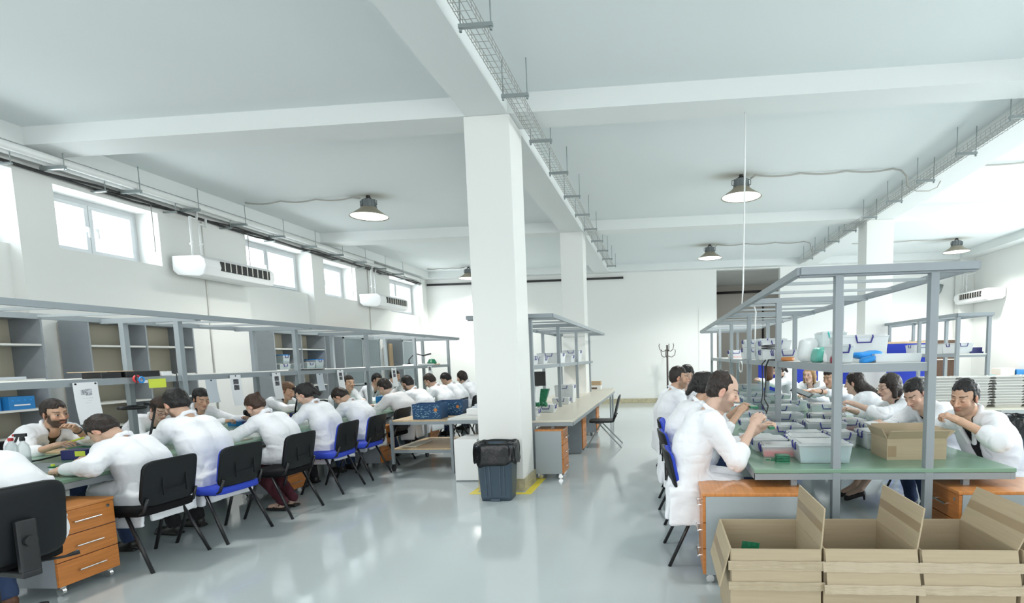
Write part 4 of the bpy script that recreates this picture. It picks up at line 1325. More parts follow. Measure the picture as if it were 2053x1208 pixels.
simple('green_reel', MB().lathe([(0, 0), (0.09, 0), (0.1, 0.05), (0.06, 0.12), (0, 0.13)], 16, (-5.0, 11.55, ZS)), 'pcb', 'green reel on the far end of the left shelf', 'reel')
simple('tan_tray', boxmb(-5.12, -4.9, 11.4, 11.75, ZS - 0.0, ZS + 0.02), 'lightwood', 'tan tray beneath the green reel on the left shelf', 'tray')


def desk_lamp(loc, rz, label, pts, head):
    t = empty('magnifier_lamp', loc, rz, label, 'magnifier lamp', 'jointed bench lamps')
    MB().lathe([(0.0, 0.0), (0.06, 0.0), (0.055, 0.03), (0.02, 0.05), (0, 0.05)], 16).build('base', 'black', t)
    m = MB()
    m.smooth = True
    m.tube(pts, 0.012, 8)
    m.build('arm', 'black', t)
    if head == 'ring':
        p = pts[-1]
        m = MB()
        m.smooth = True
        m.tube([(p[0] + 0.10 * math.cos(a) + 0.1, p[1] + 0.10 * math.sin(a), p[2] - 0.03) for a in [k * PI / 10 for k in range(21)]], 0.018, 8)
        m.build('ring_head', 'black', t)
        MB().lathe([(0, 0), (0.085, 0)], 20, (p[0] + 0.1, p[1], p[2] - 0.03)).build('lens', 'glass', t)
    else:
        p = pts[-1]
        m = MB()
        m.bar(p, (p[0] + 0.16, p[1] + 0.03, p[2] + 0.04), 0.05, 0.03)
        m.build('lamp_head', 'black', t)
    return t


desk_lamp((-5.22, 5.05, ZT), -1.9, 'black magnifier lamp beside the post, arm up to the left shelf', [(0, 0, 0.05), (-0.03, 0, 0.12), (-0.10, 0, 0.40), (0.0, 0.0, 0.43)], 'ring')
desk_lamp((-5.35, 11.2, ZS), 0.6, 'black jointed lamp standing on the far left shelf', [(0, 0, 0.05), (0.0, 0, 0.12), (0.12, 0, 0.25), (0.3, 0, 0.2)], 'bar')
desk_lamp((-5.1, 7.15, ZT), 2.4, 'black arm lamp leaning behind the black-haired woman', [(0, 0, 0.05), (0.02, 0, 0.15), (-0.22, 0, 0.4), (-0.30, 0, 0.42)], 'bar')


def bottle(x, y, cap, spray, label):
    t = empty('bottle', (x, y, ZT), 0.4, label, 'bottle', 'clear bottles on the left bench')
    m = MB()
    m.smooth = True
    m.lathe([(0, 0.0), (0.038, 0.0), (0.042, 0.01), (0.042, 0.12), (0.036, 0.16), (0.016, 0.19), (0.014, 0.205)], 20)
    m.build('body', 'clear', t)
    m = MB()
    m.smooth = True
    m.lathe([(0, 0.003), (0.036, 0.003), (0.038, 0.06), (0, 0.061)], 18)
    m.build('liquid', 'clearlid', t)
    MB().lathe([(0.018, 0.2), (0.018, 0.225), (0, 0.226)], 14).build('cap', cap, t)
    if spray:
        MB().box(-0.045, 0.03, -0.012, 0.012, 0.235, 0.262).box(-0.012, 0.012, -0.01, 0.01, 0.22, 0.24).bar((-0.03, 0, 0.235), (-0.05, 0, 0.19), 0.012, 0.01).build('trigger', 'black', t)
        MB().tube([(-0.06, 0, 0.25), (-0.045, 0, 0.25)], 0.01, 8).build('nozzle', 'red', t)


bottle(-5.50, 4.10, 'red', False, 'clear plastic bottle with red cap at the left edge')
bottle(-5.39, 4.10, 'black', True, 'clear spray bottle with black trigger at the left edge')
t = empty('component_spool', (-4.695, 3.75, ZT), 0, 'small spool with green disc and yellow tip on the near left bench', 'spool')
MB().lathe([(0, 0), (0.032, 0), (0.032, 0.006), (0.022, 0.008), (0.022, 0.042), (0.03, 0.044), (0.034, 0.05), (0, 0.051)], 18).build('body', 'pcb', t)
MB().lathe([(0.0225, 0.012), (0.0225, 0.038)], 18).build('wrap', 'paper', t)
MB().lathe([(0.012, 0.051), (0.012, 0.066), (0, 0.067)], 12).build('tip', 'note', t)
simple('rubber_mat', MB().add([(-5.3, 3.6, 0.7512), (-4.72, 3.55, 0.7512), (-4.78, 4.1, 0.7512), (-5.3, 4.15, 0.7512), (-5.3, 3.6, 0.7535), (-4.72, 3.55, 0.7535), (-4.78, 4.1, 0.7535), (-5.3, 4.15, 0.7535)], [(0, 3, 2, 1), (4, 5, 6, 7), (0, 1, 5, 4), (1, 2, 6, 5), (2, 3, 7, 6), (3, 0, 4, 7)]), 'steel_lt', 'grey work mat on the near left bench', 'mat')
t = empty('solder_station', (-5.18, 4.36, ZT), 0.2, 'dark blue solder station with yellow front before the sleeping-pose man', 'solder station')
boxmb(-0.10, 0.10, -0.07, 0.07, 0, 0.085).build('case', 'navy', t, bevel=0.006)
boxmb(0.02, 0.1, -0.075, -0.07, 0.03, 0.075).build('front_plate', 'note', t)
b = MB()
b.smooth = True
b.tube([(-5.3, 4.38, 0.80), (-5.38, 4.2, 0.765), (-5.45, 4.05, 0.764), (-5.5, 3.9, 0.764)], 0.008, 6)
simple('soldering_lead', b, 'cable', 'black cable curling from the dark blue solder station', 'cable')
simple('wooden_board', boxmb(-5.95, -5.5, 4.6, 5.3, ZT, 0.765), 'lightwood', 'pale wooden board before the bearded man', 'board')
simple('circuit_board', boxmb(-5.85, -5.65, 4.8, 5.0, 0.765, 0.772), 'pcb', 'green circuit board on the pale wooden board', 'circuit board')
simple('parts_tray', MB().tray(-5.2, 5.55, ZT, ZT + 0.05, 0.16, 0.12, 0.17, 0.13, 0.006), 'boxblue', 'blue parts tray before the man with glasses', 'tray')
simple('parts_tray', MB().tray(-5.5, 6.85, ZT, ZT + 0.055, 0.2, 0.2, 0.21, 0.21, 0.006), 'boxblue', 'wide blue tray left of the bun-haired woman hands', 'tray')
simple('navy_case', boxmb(-5.3, -5.1, 6.4, 6.7, ZT, ZT + 0.09), 'navy', 'navy box with wires behind the bun-haired woman', 'case', None, 0.005)
simple('beige_box', boxmb(-5.05, -4.82, 6.05, 6.4, ZT, ZT + 0.03), 'ivory', 'flat ivory tray beside the bun-haired woman', 'tray', None, 0.004)
simple('work_board', boxmb(-4.72, -4.4, 5.0, 5.45, ZT, 0.762), 'cream', 'cream work board under the bun-haired woman hands', 'board')
simple('orange_case', boxmb(-5.85, -5.5, 7.3, 7.75, ZT, ZT + 0.035), 'wood', 'orange wooden tray before the light-haired woman', 'tray')
t = empty('solder_station', (-5.2, 7.35, ZT), -0.15, 'dark solder station with yellow front by the second left post', 'solder station')
boxmb(-0.09, 0.09, -0.08, 0.08, 0, 0.1).build('case', 'navy', t, bevel=0.006)
boxmb(-0.02, 0.07, -0.085, -0.08, 0.03, 0.085).build('front_plate', 'note', t)
simple('blue_box', boxmb(-5.6, -5.35, 10.2, 10.5, ZT, ZT + 0.12), 'boxblue', 'blue box on the bench below the smiling man', 'box', None, 0.005)
simple('sky_box', boxmb(-4.75, -4.6, 8.9, 9.05, ZT, ZT + 0.09), 'skyblue', 'bright blue box at the greyish-coated man hands', 'box', None, 0.005)
# blue cartons and odds in the nearest left cabinet
G6 = 'blue cartons in the nearest left cabinet'
t = empty('blue_carton', (-7.5, 5.68, 1.093), 0, 'bright blue carton with a white mark in the nearest left cabinet', 'carton', G6)
boxmb(-0.14, 0.12, -0.15, 0.11, 0, 0.15).build('box_body', 'boxblue', t)
boxmb(0.12, 0.122, -0.10, 0.06, 0.045, 0.06).build('printed_mark', 'paper', t)
for k in range(4):
    boxmb(0.12, 0.122, -0.12 + 0.06 * k, -0.10 + 0.06 * k, 0.10, 0.115).build('printed_dot', 'skyblue', t)
simple('blue_carton', boxmb(-7.66, -7.44, 5.37, 5.5, 1.093, 1.24), 'boxblue', 'darker blue carton left of the bright one in the nearest cabinet', 'carton', G6)
simple('cream_box', boxmb(-7.6, -7.4, 5.22, 5.35, 1.093, 1.16), 'ivory', 'small cream box left of the blue cartons', 'box')
simple('paper_pile', MB().box(-7.7, -7.4, 4.9, 5.75, 1.443, 1.47).box(-7.65, -7.42, 5.0, 5.3, 1.47, 1.52), 'papergrey', 'pile of papers and bags on the nearest left cabinet shelf', 'papers')
for k, (y, z, w, h, lab) in enumerate(((10.05, 1.443, 0.32, 0.10, 'first clear box on the far open cabinet shelf'), (10.1, 1.56, 0.2, 0.16, 'blue-lidded clear box stacked in the far open cabinet'), (10.42, 1.443, 0.22, 0.1, 'small clear box with pink edge in the far open cabinet'), (10.85, 1.443, 0.28, 0.12, 'clear box at the left of the far open cabinet right bay'), (11.15, 1.443, 0.28, 0.18, 'clear box with blue lid in the far open cabinet right bay'))):
    storage_box(-7.52, y + 0.1, z, 0.3, w, h, lab, 'clear boxes in the far open cabinet', lid='skyblue' if 'blue' in lab else 'clearlid', fill='teal', handles='l')


# ------------------------------------------------------------------ carts, crates and white box between left bench and column
t = empty('cart', (-3.25, 7.75, 0), 0, 'two-level wood and steel cart carrying the blue crates', 'cart')
for z in (0.70, 0.30):
    boxmb(-0.55, 0.32, -0.45, 0.65, z, z + 0.02).build('deck', 'lightwood', t)
    MB().bar((-0.55, -0.45, z - 0.02), (0.32, -0.45, z - 0.02), 0.03, 0.04).bar((-0.55, 0.65, z - 0.02), (0.32, 0.65, z - 0.02), 0.03, 0.04).bar((-0.55, -0.45, z - 0.02), (-0.55, 0.65, z - 0.02), 0.03, 0.04).bar((0.32, -0.45, z - 0.02), (0.32, 0.65, z - 0.02), 0.03, 0.04).build('deck_frame', 'steel', t)
for sx in (-0.55, 0.32):
    for sy in (-0.45, 0.65):
        boxmb(sx - 0.018, sx + 0.018, sy - 0.018, sy + 0.018, 0.09, 0.72).build('leg', 'steel', t)
        MB().tube([(sx - 0.015, sy, 0.045), (sx + 0.015, sy, 0.045)], 0.045, 12).box(sx - 0.02, sx + 0.02, sy - 0.02, sy + 0.02, 0.05, 0.1).build('caster', 'black', t)
G7 = 'blue printed crates on the cart'
for x, y, lab in ((-3.33, 7.55, 'blue printed crate nearer the viewer on the cart'), (-3.2, 8.05, 'blue printed crate farther back on the cart')):
    t = empty('crate', (x, y, 0.72), 0.06, lab, 'crate', G7)
    MB().tray(0, 0, 0, 0.215, 0.20, 0.15, 0.205, 0.155, 0.012).build('box_body', 'crate', t)
    r = random.Random(int(y * 100))
    b = MB()
    for k in range(90):
        px, pz = r.uniform(-0.19, 0.19), r.uniform(0.02, 0.2)
        s_ = r.uniform(0.004, 0.012)
        b.box(px - s_, px + s_, -0.157, -0.1545, pz - 0.004, pz + 0.004)
    b.build('printed_pattern', 'cratespot', t)
    MB().tube([(0.13, -0.16, 0.13), (0.13, -0.155, 0.13)], 0.024, 14).build('printed_disc', 'wood', t)
t = empty('side_table', (-2.60, 7.6, 0), 0, 'grey-framed pale table between the cart and the column', 'table')
boxmb(-0.30, 0.22, -0.5, 0.6, 0.735, 0.76).build('tabletop', 'shelfwhite', t)
MB().bar((-0.30, -0.49, 0.71), (0.22, -0.49, 0.71), 0.03, 0.05).bar((-0.285, -0.49, 0.71), (-0.285, 0.6, 0.71), 0.03, 0.05).build('apron', 'steel', t)
for sx in (-0.27, 0.2):
    for sy in (-0.46, 0.56):
        boxmb(sx - 0.018, sx + 0.018, sy - 0.018, sy + 0.018, 0.0, 0.735).build('leg', 'steel', t)
simple('equipment_case', boxmb(-2.78, -2.42, 7.5, 7.95, 0.76, 0.85), 'white', 'flat white case on the pale table by the column', 'case', None, 0.006)
simple('papers', MB().box(-2.75, -2.5, 7.65, 7.9, 0.85, 0.87).box(-2.72, -2.52, 7.68, 7.88, 0.87, 0.9), 'papergrey', 'loose papers on the flat white case', 'papers')
simple('wood_strip', boxmb(-3.75, -3.5, 7.4, 7.95, 0.322, 0.335), 'cream', 'cream strip lying on the lower deck of the cart', 'strip')
simple('tan_box', boxmb(-2.66, -2.36, 7.2, 7.5, 0.0, 0.5), 'tan', 'tan carton behind the white floor box', 'carton')
t = empty('white_floor_box', (-2.44, 6.85, 0), 0.02, 'white box standing on the floor left of the column', 'box')
boxmb(-0.21, 0.09, -0.21, 0.25, 0.012, 0.54).build('case', 'white', t, bevel=0.006)
boxmb(-0.20, 0.08, -0.2, 0.24, 0.0, 0.012).build('plinth', 'lampgrey', t)
simple('desk_box', boxmb(-3.9, -3.3, 13.2, 13.6, 0.75, 0.98), 'tan', 'tan cartons behind the farthest person of the left bench', 'carton')
t = empty('side_table', (-3.6, 13.4, 0), 0, 'table carrying tan cartons beyond the left bench', 'table')
boxmb(-0.6, 0.6, -0.35, 0.35, 0.72, 0.75).build('tabletop', 'cream', t)
for sx in (-0.55, 0.55):
    for sy in (-0.3, 0.3):
        boxmb(sx - 0.02, sx + 0.02, sy - 0.02, sy + 0.02, 0, 0.72).build('leg', 'steel', t)


# ------------------------------------------------------------------ right background
G8 = 'blue partition screens'
for x0, x1, y, zt, lab in ((4.45, 5.35, 11.3, 1.70, 'blue partition with wooden top edge behind the man looking down'), (3.95, 4.55, 13.4, 1.72, 'blue partition with wooden top right of the near post'),
                           (2.75, 3.2, 11.6, 1.45, 'blue partition behind the blonde woman'), (2.05, 2.5, 11.9, 1.38, 'blue partition left of the blonde woman')):
    t = empty('partition_screen', ((x0 + x1) / 2, y, 0), 0, lab, 'partition', G8)
    w = (x1 - x0) / 2
    boxmb(-w, w, -0.02, 0.02, 0.08, zt - 0.04).build('panel', 'screenblue', t)
    boxmb(-w - 0.01, w + 0.01, -0.025, 0.025, zt - 0.04, zt).build('top_trim', 'lightwood', t)
    for sx in (-w, w):
        boxmb(sx - 0.02, sx + 0.02, -0.2, 0.2, 0, 0.08).build('foot', 'steel', t)
simple('long_carton', boxmb(4.7, 5.15, 11.7, 11.95, 1.456, 1.66), 'tan', 'long tan carton on the shelf of the far right bench', 'carton')
for k, (x, y, w, lab) in enumerate(((4.85, 9.5, 0.3, 'frosted box at the near end of the far right shelf'), (4.9, 10.0, 0.3, 'frosted box second on the far right shelf'), (4.85, 10.9, 0.3, 'frosted box third on the far right shelf'), (4.85, 12.4, 0.3, 'frosted box at the far end of the far right shelf'))):
    storage_box(x, y, 1.456, w, 0.4, 0.16, lab, 'frosted boxes on the far right shelf', body='frost', fill='white', handles='fl')
simple('magazine_stack', MB().box(4.95, 5.15, 9.3, 9.6, 1.456, 1.48).box(4.97, 5.14, 9.32, 9.58, 1.48, 1.55), 'navy', 'dark blue items at the near end of the far right shelf', 'papers')
# stacks of nested white trays
t0 = empty('table_long', (5.3, 8.45, 0), 0, 'long low table under the white tray stacks at right', 'table')
boxmb(-1.5, 1.5, -0.38, 0.38, 0.66, 0.69).build('tabletop', 'cream', t0)
for sx in (-1.4, 1.4):
    for sy in (-0.3, 0.3):
        boxmb(sx - 0.02, sx + 0.02, sy - 0.02, sy + 0.02, 0, 0.66).build('leg', 'steel', t0)
tr0 = None
for i, x in enumerate((4.02, 4.48, 4.94, 5.40, 5.86, 6.32)):
    for k in range(11):
        dx, dy = random.uniform(-.01, .01), random.uniform(-.01, .01)
        z = 0.69 + k * 0.039
        lab = 'white plastic tray in a stack on the long table behind the right man'
        if tr0 is None:
            b = MB().tray(0, 0, 0, 0.05, 0.17, 0.13, 0.195, 0.155, 0.008).box(-0.215, 0.215, -0.175, -0.15, 0.042, 0.05).box(-0.215, 0.215, 0.15, 0.175, 0.042, 0.05).box(-0.215, -0.19, -0.15, 0.15, 0.042, 0.05).box(0.19, 0.215, -0.15, 0.15, 0.042, 0.05)
            for s_ in (-1, 1):
                b.box(s_ * 0.205 - 0.012, s_ * 0.205 + 0.012, -0.05, 0.05, 0.05, 0.06)
            tr0 = tag(b.build('stacking_tray', 'traywhite'), lab, 'tray', 'white plastic trays in stacks')
            tr0.location = (x + dx, 8.4 + dy, z)
        else:
            c = tr0.copy()
            COL.objects.link(c)
            c.location = (x + dx, 8.4 + dy, z)
simple('dark_mesh_basket', MB().tray(3.55, 8.3, 0.69, 1.0, 0.17, 0.2, 0.2, 0.22, 0.01), 'lampgrey', 'dark slatted basket left of the white tray stacks', 'basket').location = (0.02, 0.0, 0.0)
t = empty('side_table', (3.55, 8.3, 0), 0, 'small stand under the dark slatted basket', 'table')
boxmb(-0.22, 0.22, -0.25, 0.25, 0.66, 0.69).build('tabletop', 'cream', t)
for sx in (-0.18, 0.18):
    for sy in (-0.2, 0.2):
        boxmb(sx - 0.015, sx + 0.015, sy - 0.015, sy + 0.015, 0, 0.66).build('leg', 'steel', t)
t = empty('tambour_cabinet', (8.15, 17.55, 0), 0, 'walnut shutter cabinet with pale frame at the far right wall', 'cabinet')
m = MB().box(-0.45, 0.83, 0.0, 0.33, 0.0, 0.1)
for x in (-0.45, 0.0, 0.41, 0.79):
    m.box(x, x + 0.04, -0.02, 0.33, 0.1, 1.80)
m.box(-0.45, 0.83, -0.02, 0.33, 1.80, 1.84).box(-0.45, 0.83, -0.02, 0.33, 1.20, 1.23)
m.build('frame', 'ivory', t)
for x in (-0.41, 0.04, 0.45):
    for z0, z1 in ((0.1, 1.2), (1.23, 1.80)):
        boxmb(x, x + (0.41 if x < 0 else 0.37 if x < 0.2 else 0.34), 0, 0.02, z0, z1).build('shutter', 'wooddark', t)
boxmb(-0.45, 0.83, 0.30, 0.33, 0.1, 1.8).build('back_panel', 'ivory', t)
t = empty('office_desk', (9.35, 15.2, 0), 0, 'orange-edged office desk at the far right', 'desk')
boxmb(-0.9, 0.0, -0.4, 0.4, 0.72, 0.75).build('desktop', 'wood', t)
boxmb(-0.88, -0.02, 0.36, 0.38, 0.1, 0.72).build('modesty_panel', 'wooddark', t)
for sx in (-0.88, -0.05):
    boxmb(sx - 0.02, sx + 0.02, -0.38, 0.36, 0, 0.72).build('side_panel', 'steel', t)
simple('printer', boxmb(8.75, 9.1, 15.0, 15.4, 0.75, 1.0), 'ivory', 'ivory printer on the orange-edged desk', 'printer', None, 0.01)
simple('stapler_box', boxmb(8.5, 8.65, 15.0, 15.2, 0.75, 0.84), 'teal', 'small teal box left of the ivory printer', 'box')
simple('folder_pile', boxmb(9.12, 9.3, 14.95, 15.3, 0.75, 0.96), 'boxblue', 'blue folders right of the ivory printer', 'folders')

pouch(1.75, 9.2, 1.08, 0.15, 0.12, 0.34, 'brown', 'brown pouch in place of a brown sleeve under the right bench shelf', 'brown things under the right shelf')  # pouch shape stands in for a brown jacket sleeve


# ------------------------------------------------------------------ people: smooth blended bodies, meshed with surface nets
class Field:
    def __init__(s, h):
        s.h, s.ops = h, []

    def cap(s, a, b, r1, r2, k=0.02, neg=False):
        s.ops.append(('c', np.array(a, float), np.array(b, float), r1, r2, k, neg))
        return s

    def ell(s, c, r, R=None, k=0.02, neg=False):
        s.ops.append(('e', np.array(c, float), np.array(r, float), np.eye(3) if R is None else np.array(R), 0, k, neg))
        return s

    def box(s, c, r, R=None, rnd=0.01, k=0.02, neg=False):
        s.ops.append(('b', np.array(c, float), np.array(r, float), np.eye(3) if R is None else np.array(R), rnd, k, neg))
        return s

    @staticmethod
    def bounds(o):
        if o[0] == 'c':
            r = max(o[3], o[4])
            return np.minimum(o[1], o[2]) - r, np.maximum(o[1], o[2]) + r
        e = np.abs(o[3]) @ o[2] + (o[4] if o[0] == 'b' else 0)
        return o[1] - e, o[1] + e

    def mesh(s):
        h = s.h
        bs = [s.bounds(o) for o in s.ops if not o[6]]
        lo = np.min([b[0] for b in bs], axis=0) - 3 * h
        hi = np.max([b[1] for b in bs], axis=0) + 3 * h
        n = np.ceil((hi - lo) / h).astype(int) + 1
        d = np.full(n, 1.0, np.float32)
        ax = [lo[i] + h * np.arange(n[i]) for i in range(3)]
        for o in s.ops:
            k = o[5]
            b0, b1 = s.bounds(o)
            pad = k + 3 * h
            i0 = np.clip(np.floor((b0 - pad - lo) / h).astype(int), 0, n)
            i1 = np.clip(np.ceil((b1 + pad - lo) / h).astype(int) + 1, 0, n)
            if (i1 <= i0).any():
                continue
            X = ax[0][i0[0]:i1[0], None, None]
            Y = ax[1][None, i0[1]:i1[1], None]
            Z = ax[2][None, None, i0[2]:i1[2]]
            if o[0] == 'c':
                a, b = o[1], o[2]
                ba = b - a
                L = max(ba @ ba, 1e-9)
                px, py, pz = X - a[0], Y - a[1], Z - a[2]
                t = np.clip((px * ba[0] + py * ba[1] + pz * ba[2]) / L, 0, 1)
                v = np.sqrt((px - t * ba[0]) ** 2 + (py - t * ba[1]) ** 2 + (pz - t * ba[2]) ** 2) - (o[3] + (o[4] - o[3]) * t)
            else:
                px, py, pz = X - o[1][0], Y - o[1][1], Z - o[1][2]
                R = o[3]
                qx = px * R[0, 0] + py * R[1, 0] + pz * R[2, 0]
                qy = px * R[0, 1] + py * R[1, 1] + pz * R[2, 1]
                qz = px * R[0, 2] + py * R[1, 2] + pz * R[2, 2]
                r = o[2]
                if o[0] == 'e':
                    k0 = np.sqrt((qx / r[0]) ** 2 + (qy / r[1]) ** 2 + (qz / r[2]) ** 2)
                    k1 = np.sqrt((qx / r[0] ** 2) ** 2 + (qy / r[1] ** 2) ** 2 + (qz / r[2] ** 2) ** 2) + 1e-9
                    v = k0 * (k0 - 1) / k1
                else:
                    ax_, ay_, az_ = np.abs(qx) - r[0], np.abs(qy) - r[1], np.abs(qz) - r[2]
                    v = np.sqrt(np.maximum(ax_, 0) ** 2 + np.maximum(ay_, 0) ** 2 + np.maximum(az_, 0) ** 2) + np.minimum(np.maximum(ax_, np.maximum(ay_, az_)), 0) - o[4]
            sl = d[i0[0]:i1[0], i0[1]:i1[1], i0[2]:i1[2]]
            if o[6]:
                g = np.clip(0.5 - 0.5 * (sl + v) / k, 0, 1)
                sl[...] = sl * (1 - g) + (-v) * g + k * g * (1 - g)
            else:
                g = np.clip(0.5 + 0.5 * (v - sl) / k, 0, 1)
                sl[...] = v * (1 - g) + sl * g - k * g * (1 - g)
        return nets(d, lo, h)


def nets(d, lo, h):
    s = d < 0
    c = [s[i:s.shape[0] - 1 + i, j:s.shape[1] - 1 + j, k:s.shape[2] - 1 + k] for i in (0, 1) for j in (0, 1) for k in (0, 1)]
    any_, all_ = c[0].copy(), c[0].copy()
    for q in c[1:]:
        any_ |= q
        all_ &= q
    act = np.argwhere(any_ & ~all_)
    idx = np.full([q - 1 for q in d.shape], -1, np.int64)
    idx[act[:, 0], act[:, 1], act[:, 2]] = np.arange(len(act))
    val = {}
    for i in (0, 1):
        for j in (0, 1):
            for k in (0, 1):
                val[i, j, k] = d[act[:, 0] + i, act[:, 1] + j, act[:, 2] + k].astype(float)
    P = np.zeros((len(act), 3))
    N = np.zeros(len(act))
    keys = list(val)
    for a in keys:
        for b in keys:
            if a < b and sum(abs(a[i] - b[i]) for i in range(3)) == 1:
                va, vb = val[a], val[b]
                m = (va < 0) != (vb < 0)
                t = np.where(m, va / np.where(m, va - vb, 1), 0)
                p = np.array(a)[None, :] + t[:, None] * (np.array(b) - np.array(a))[None, :]
                P[m] += p[m]
                N[m] += 1
    V = lo + h * (act + P / N[:, None])
    F = []
    for axis in range(3):
        u, w = (axis + 1) % 3, (axis + 2) % 3
        sa = np.take(s, range(0, s.shape[axis] - 1), axis)
        sb = np.take(s, range(1, s.shape[axis]), axis)
        e = np.argwhere(sa != sb)
        e = e[(e[:, u] > 0) & (e[:, w] > 0) & (e[:, u] < s.shape[u] - 1) & (e[:, w] < s.shape[w] - 1)]
        du, dw = np.zeros(3, int), np.zeros(3, int)
        du[u], dw[w] = 1, 1
        q = [idx[tuple((e - du - dw).T)], idx[tuple((e - dw).T)], idx[tuple(e.T)], idx[tuple((e - du).T)]]
        f = np.stack(q, 1)
        flip = ~s[tuple(e.T)]
        f[flip] = f[flip][:, ::-1]
        F.append(f)
    F = np.concatenate(F)
    return V, F[(F >= 0).all(1)]


_LAT = np.random.default_rng(5).random((32, 32, 32)).astype(np.float32)


def vnoise(p):
    i = np.floor(p).astype(int)
    f = p - i
    f = f * f * (3 - 2 * f)
    o = 0
    for a in (0, 1):
        for b in (0, 1):
            for c in (0, 1):
                w = (f[:, 0] if a else 1 - f[:, 0]) * (f[:, 1] if b else 1 - f[:, 1]) * (f[:, 2] if c else 1 - f[:, 2])
                o = o + w * _LAT[(i[:, 0] + a) % 32, (i[:, 1] + b) % 32, (i[:, 2] + c) % 32]
    return o * 2 - 1


def vnormals(V, F):
    n = np.cross(V[F[:, 2]] - V[F[:, 0]], V[F[:, 3]] - V[F[:, 1]])
    N = np.zeros_like(V)
    for k in range(4):
        np.add.at(N, F[:, k], n)
    return N / (np.linalg.norm(N, axis=1, keepdims=True) + 1e-12)


def np_object(name, V, F, m_, parent, col=None):
    me = bpy.data.meshes.new(name)
    me.vertices.add(len(V))
    me.vertices.foreach_set('co', V.astype(np.float32).ravel())
    me.loops.add(F.size)
    me.loops.foreach_set('vertex_index', F.astype(np.int32).ravel())
    me.polygons.add(len(F))
    me.polygons.foreach_set('loop_start', np.arange(0, F.size, 4, dtype=np.int32))
    me.polygons.foreach_set('use_smooth', np.ones(len(F), bool))
    me.update(calc_edges=True)
    me.validate()
    if col is not None:
        a = me.color_attributes.new('Col', 'FLOAT_COLOR', 'POINT')
        a.data.foreach_set('color', np.concatenate([col, np.ones((len(col), 1))], 1).astype(np.float32).ravel())
    me.materials.append(m_ if not isinstance(m_, str) else M[m_])
    o = bpy.data.objects.new(name, me)
    COL.objects.link(o)
    o.parent = parent
    return o


def rx(a):
    c, s_ = math.cos(a), math.sin(a)
    return np.array([[1, 0, 0], [0, c, -s_], [0, s_, c]])


def ry(a):
    c, s_ = math.cos(a), math.sin(a)
    return np.array([[c, 0, s_], [0, 1, 0], [-s_, 0, c]])


def rz_(a):
    c, s_ = math.cos(a), math.sin(a)
    return np.array([[c, -s_, 0], [s_, c, 0], [0, 0, 1]])


def unit(v):
    return v / (np.linalg.norm(v) + 1e-9)


def ik(S_, W_, l1, l2, pole):
    d = W_ - S_
    L = np.linalg.norm(d)
    if L > (l1 + l2) * 0.985:
        W_ = S_ + d / L * (l1 + l2) * 0.985
        d = W_ - S_
        L = np.linalg.norm(d)
    u = d / L
    a = (l1 * l1 - l2 * l2 + L * L) / (2 * L)
    hgt = math.sqrt(max(l1 * l1 - a * a, 0))
    p = unit(pole - u * (pole @ u))
    return S_ + u * a + p * hgt, W_


HAIRM = {}
for nm, c in (('black', (0.010, 0.008, 0.008)), ('dark', (0.022, 0.014, 0.011)), ('brown', (0.05, 0.026, 0.017)), ('light', (0.16, 0.085, 0.045)), ('blond', (0.36, 0.22, 0.10))):
    HAIRM[nm] = mat('hair_' + nm, c, 0.42, bump=((70, 70, 16), 0.55, 0.012), spec=0.4)
HAIRC = {'black': (0.010, 0.008, 0.008), 'dark': (0.022, 0.014, 0.011), 'brown': (0.05, 0.026, 0.017), 'light': (0.16, 0.085, 0.045), 'blond': (0.36, 0.22, 0.10)}
CLOTH = {}


def cloth(nm, c):
    if nm not in CLOTH:
        CLOTH[nm] = mat('cloth_' + nm, c, 0.85, bump=((30, 30, 30), 0.3, 0.01))
    return CLOTH[nm]


JEANS = ('denim', (0.03, 0.055, 0.13))
BLACKT = ('black', (0.015, 0.015, 0.018))
MAROON = ('maroon', (0.07, 0.012, 0.022))


def hand(f, W_, d, nrm, side, s, curl, k=0.006):
    """palm, four separate bent fingers and a thumb; side +1 right, -1 left"""
    d = unit(d)
    nrm = unit(nrm - d * (nrm @ d))
    t = -side * np.cross(d, nrm) * -1.0
    # thumb side direction: for a right hand with palm down it points to the body's middle
    R = np.stack([t, d, -nrm], 1)
    f.cap(W_ - d * 0.01 * s, W_ + d * 0.035 * s, 0.025 * s, 0.028 * s, 0.015)
    f.box(W_ + d * 0.055 * s, (0.028 * s, 0.032 * s, 0.005 * s), R, 0.009 * s, 0.012)
    for q, (off, L, r) in enumerate(((0.031, 0.070, 0.0088), (0.0105, 0.078, 0.009), (-0.0105, 0.072, 0.0086), (-0.031, 0.056, 0.0078))):
        p = W_ + d * (0.090 - abs(off - 0.005) * 0.25) * s + t * off * s
        dd = unit(d + t * off * 2.0)
        ang = 0.0
        for seg, (frac, cu) in enumerate(((0.45, 0.5), (0.32, 0.9), (0.23, 0.6))):
            ang += cu * curl * (1 + 0.12 * q)
            v = dd * math.cos(ang) + nrm * math.sin(ang)
            e = p + v * L * frac * s
            f.cap(p, e, r * s * (1 - 0.08 * seg), r * s * (1 - 0.08 * (seg + 1)), 0.004)
            p = e
    p = W_ + d * 0.025 * s + t * 0.026 * s
    for v, L, r0, r1 in ((d * 0.7 + t * 0.6 + nrm * 0.35, 0.04, 0.013, 0.0105), (d * 0.9 + t * 0.25 + nrm * 0.4, 0.032, 0.0105, 0.0095), (d * 0.95 + nrm * 0.35, 0.024, 0.0095, 0.008)):
        e = p + unit(v) * L * s
        f.cap(p, e, r0 * s, r1 * s, 0.006)
        p = e


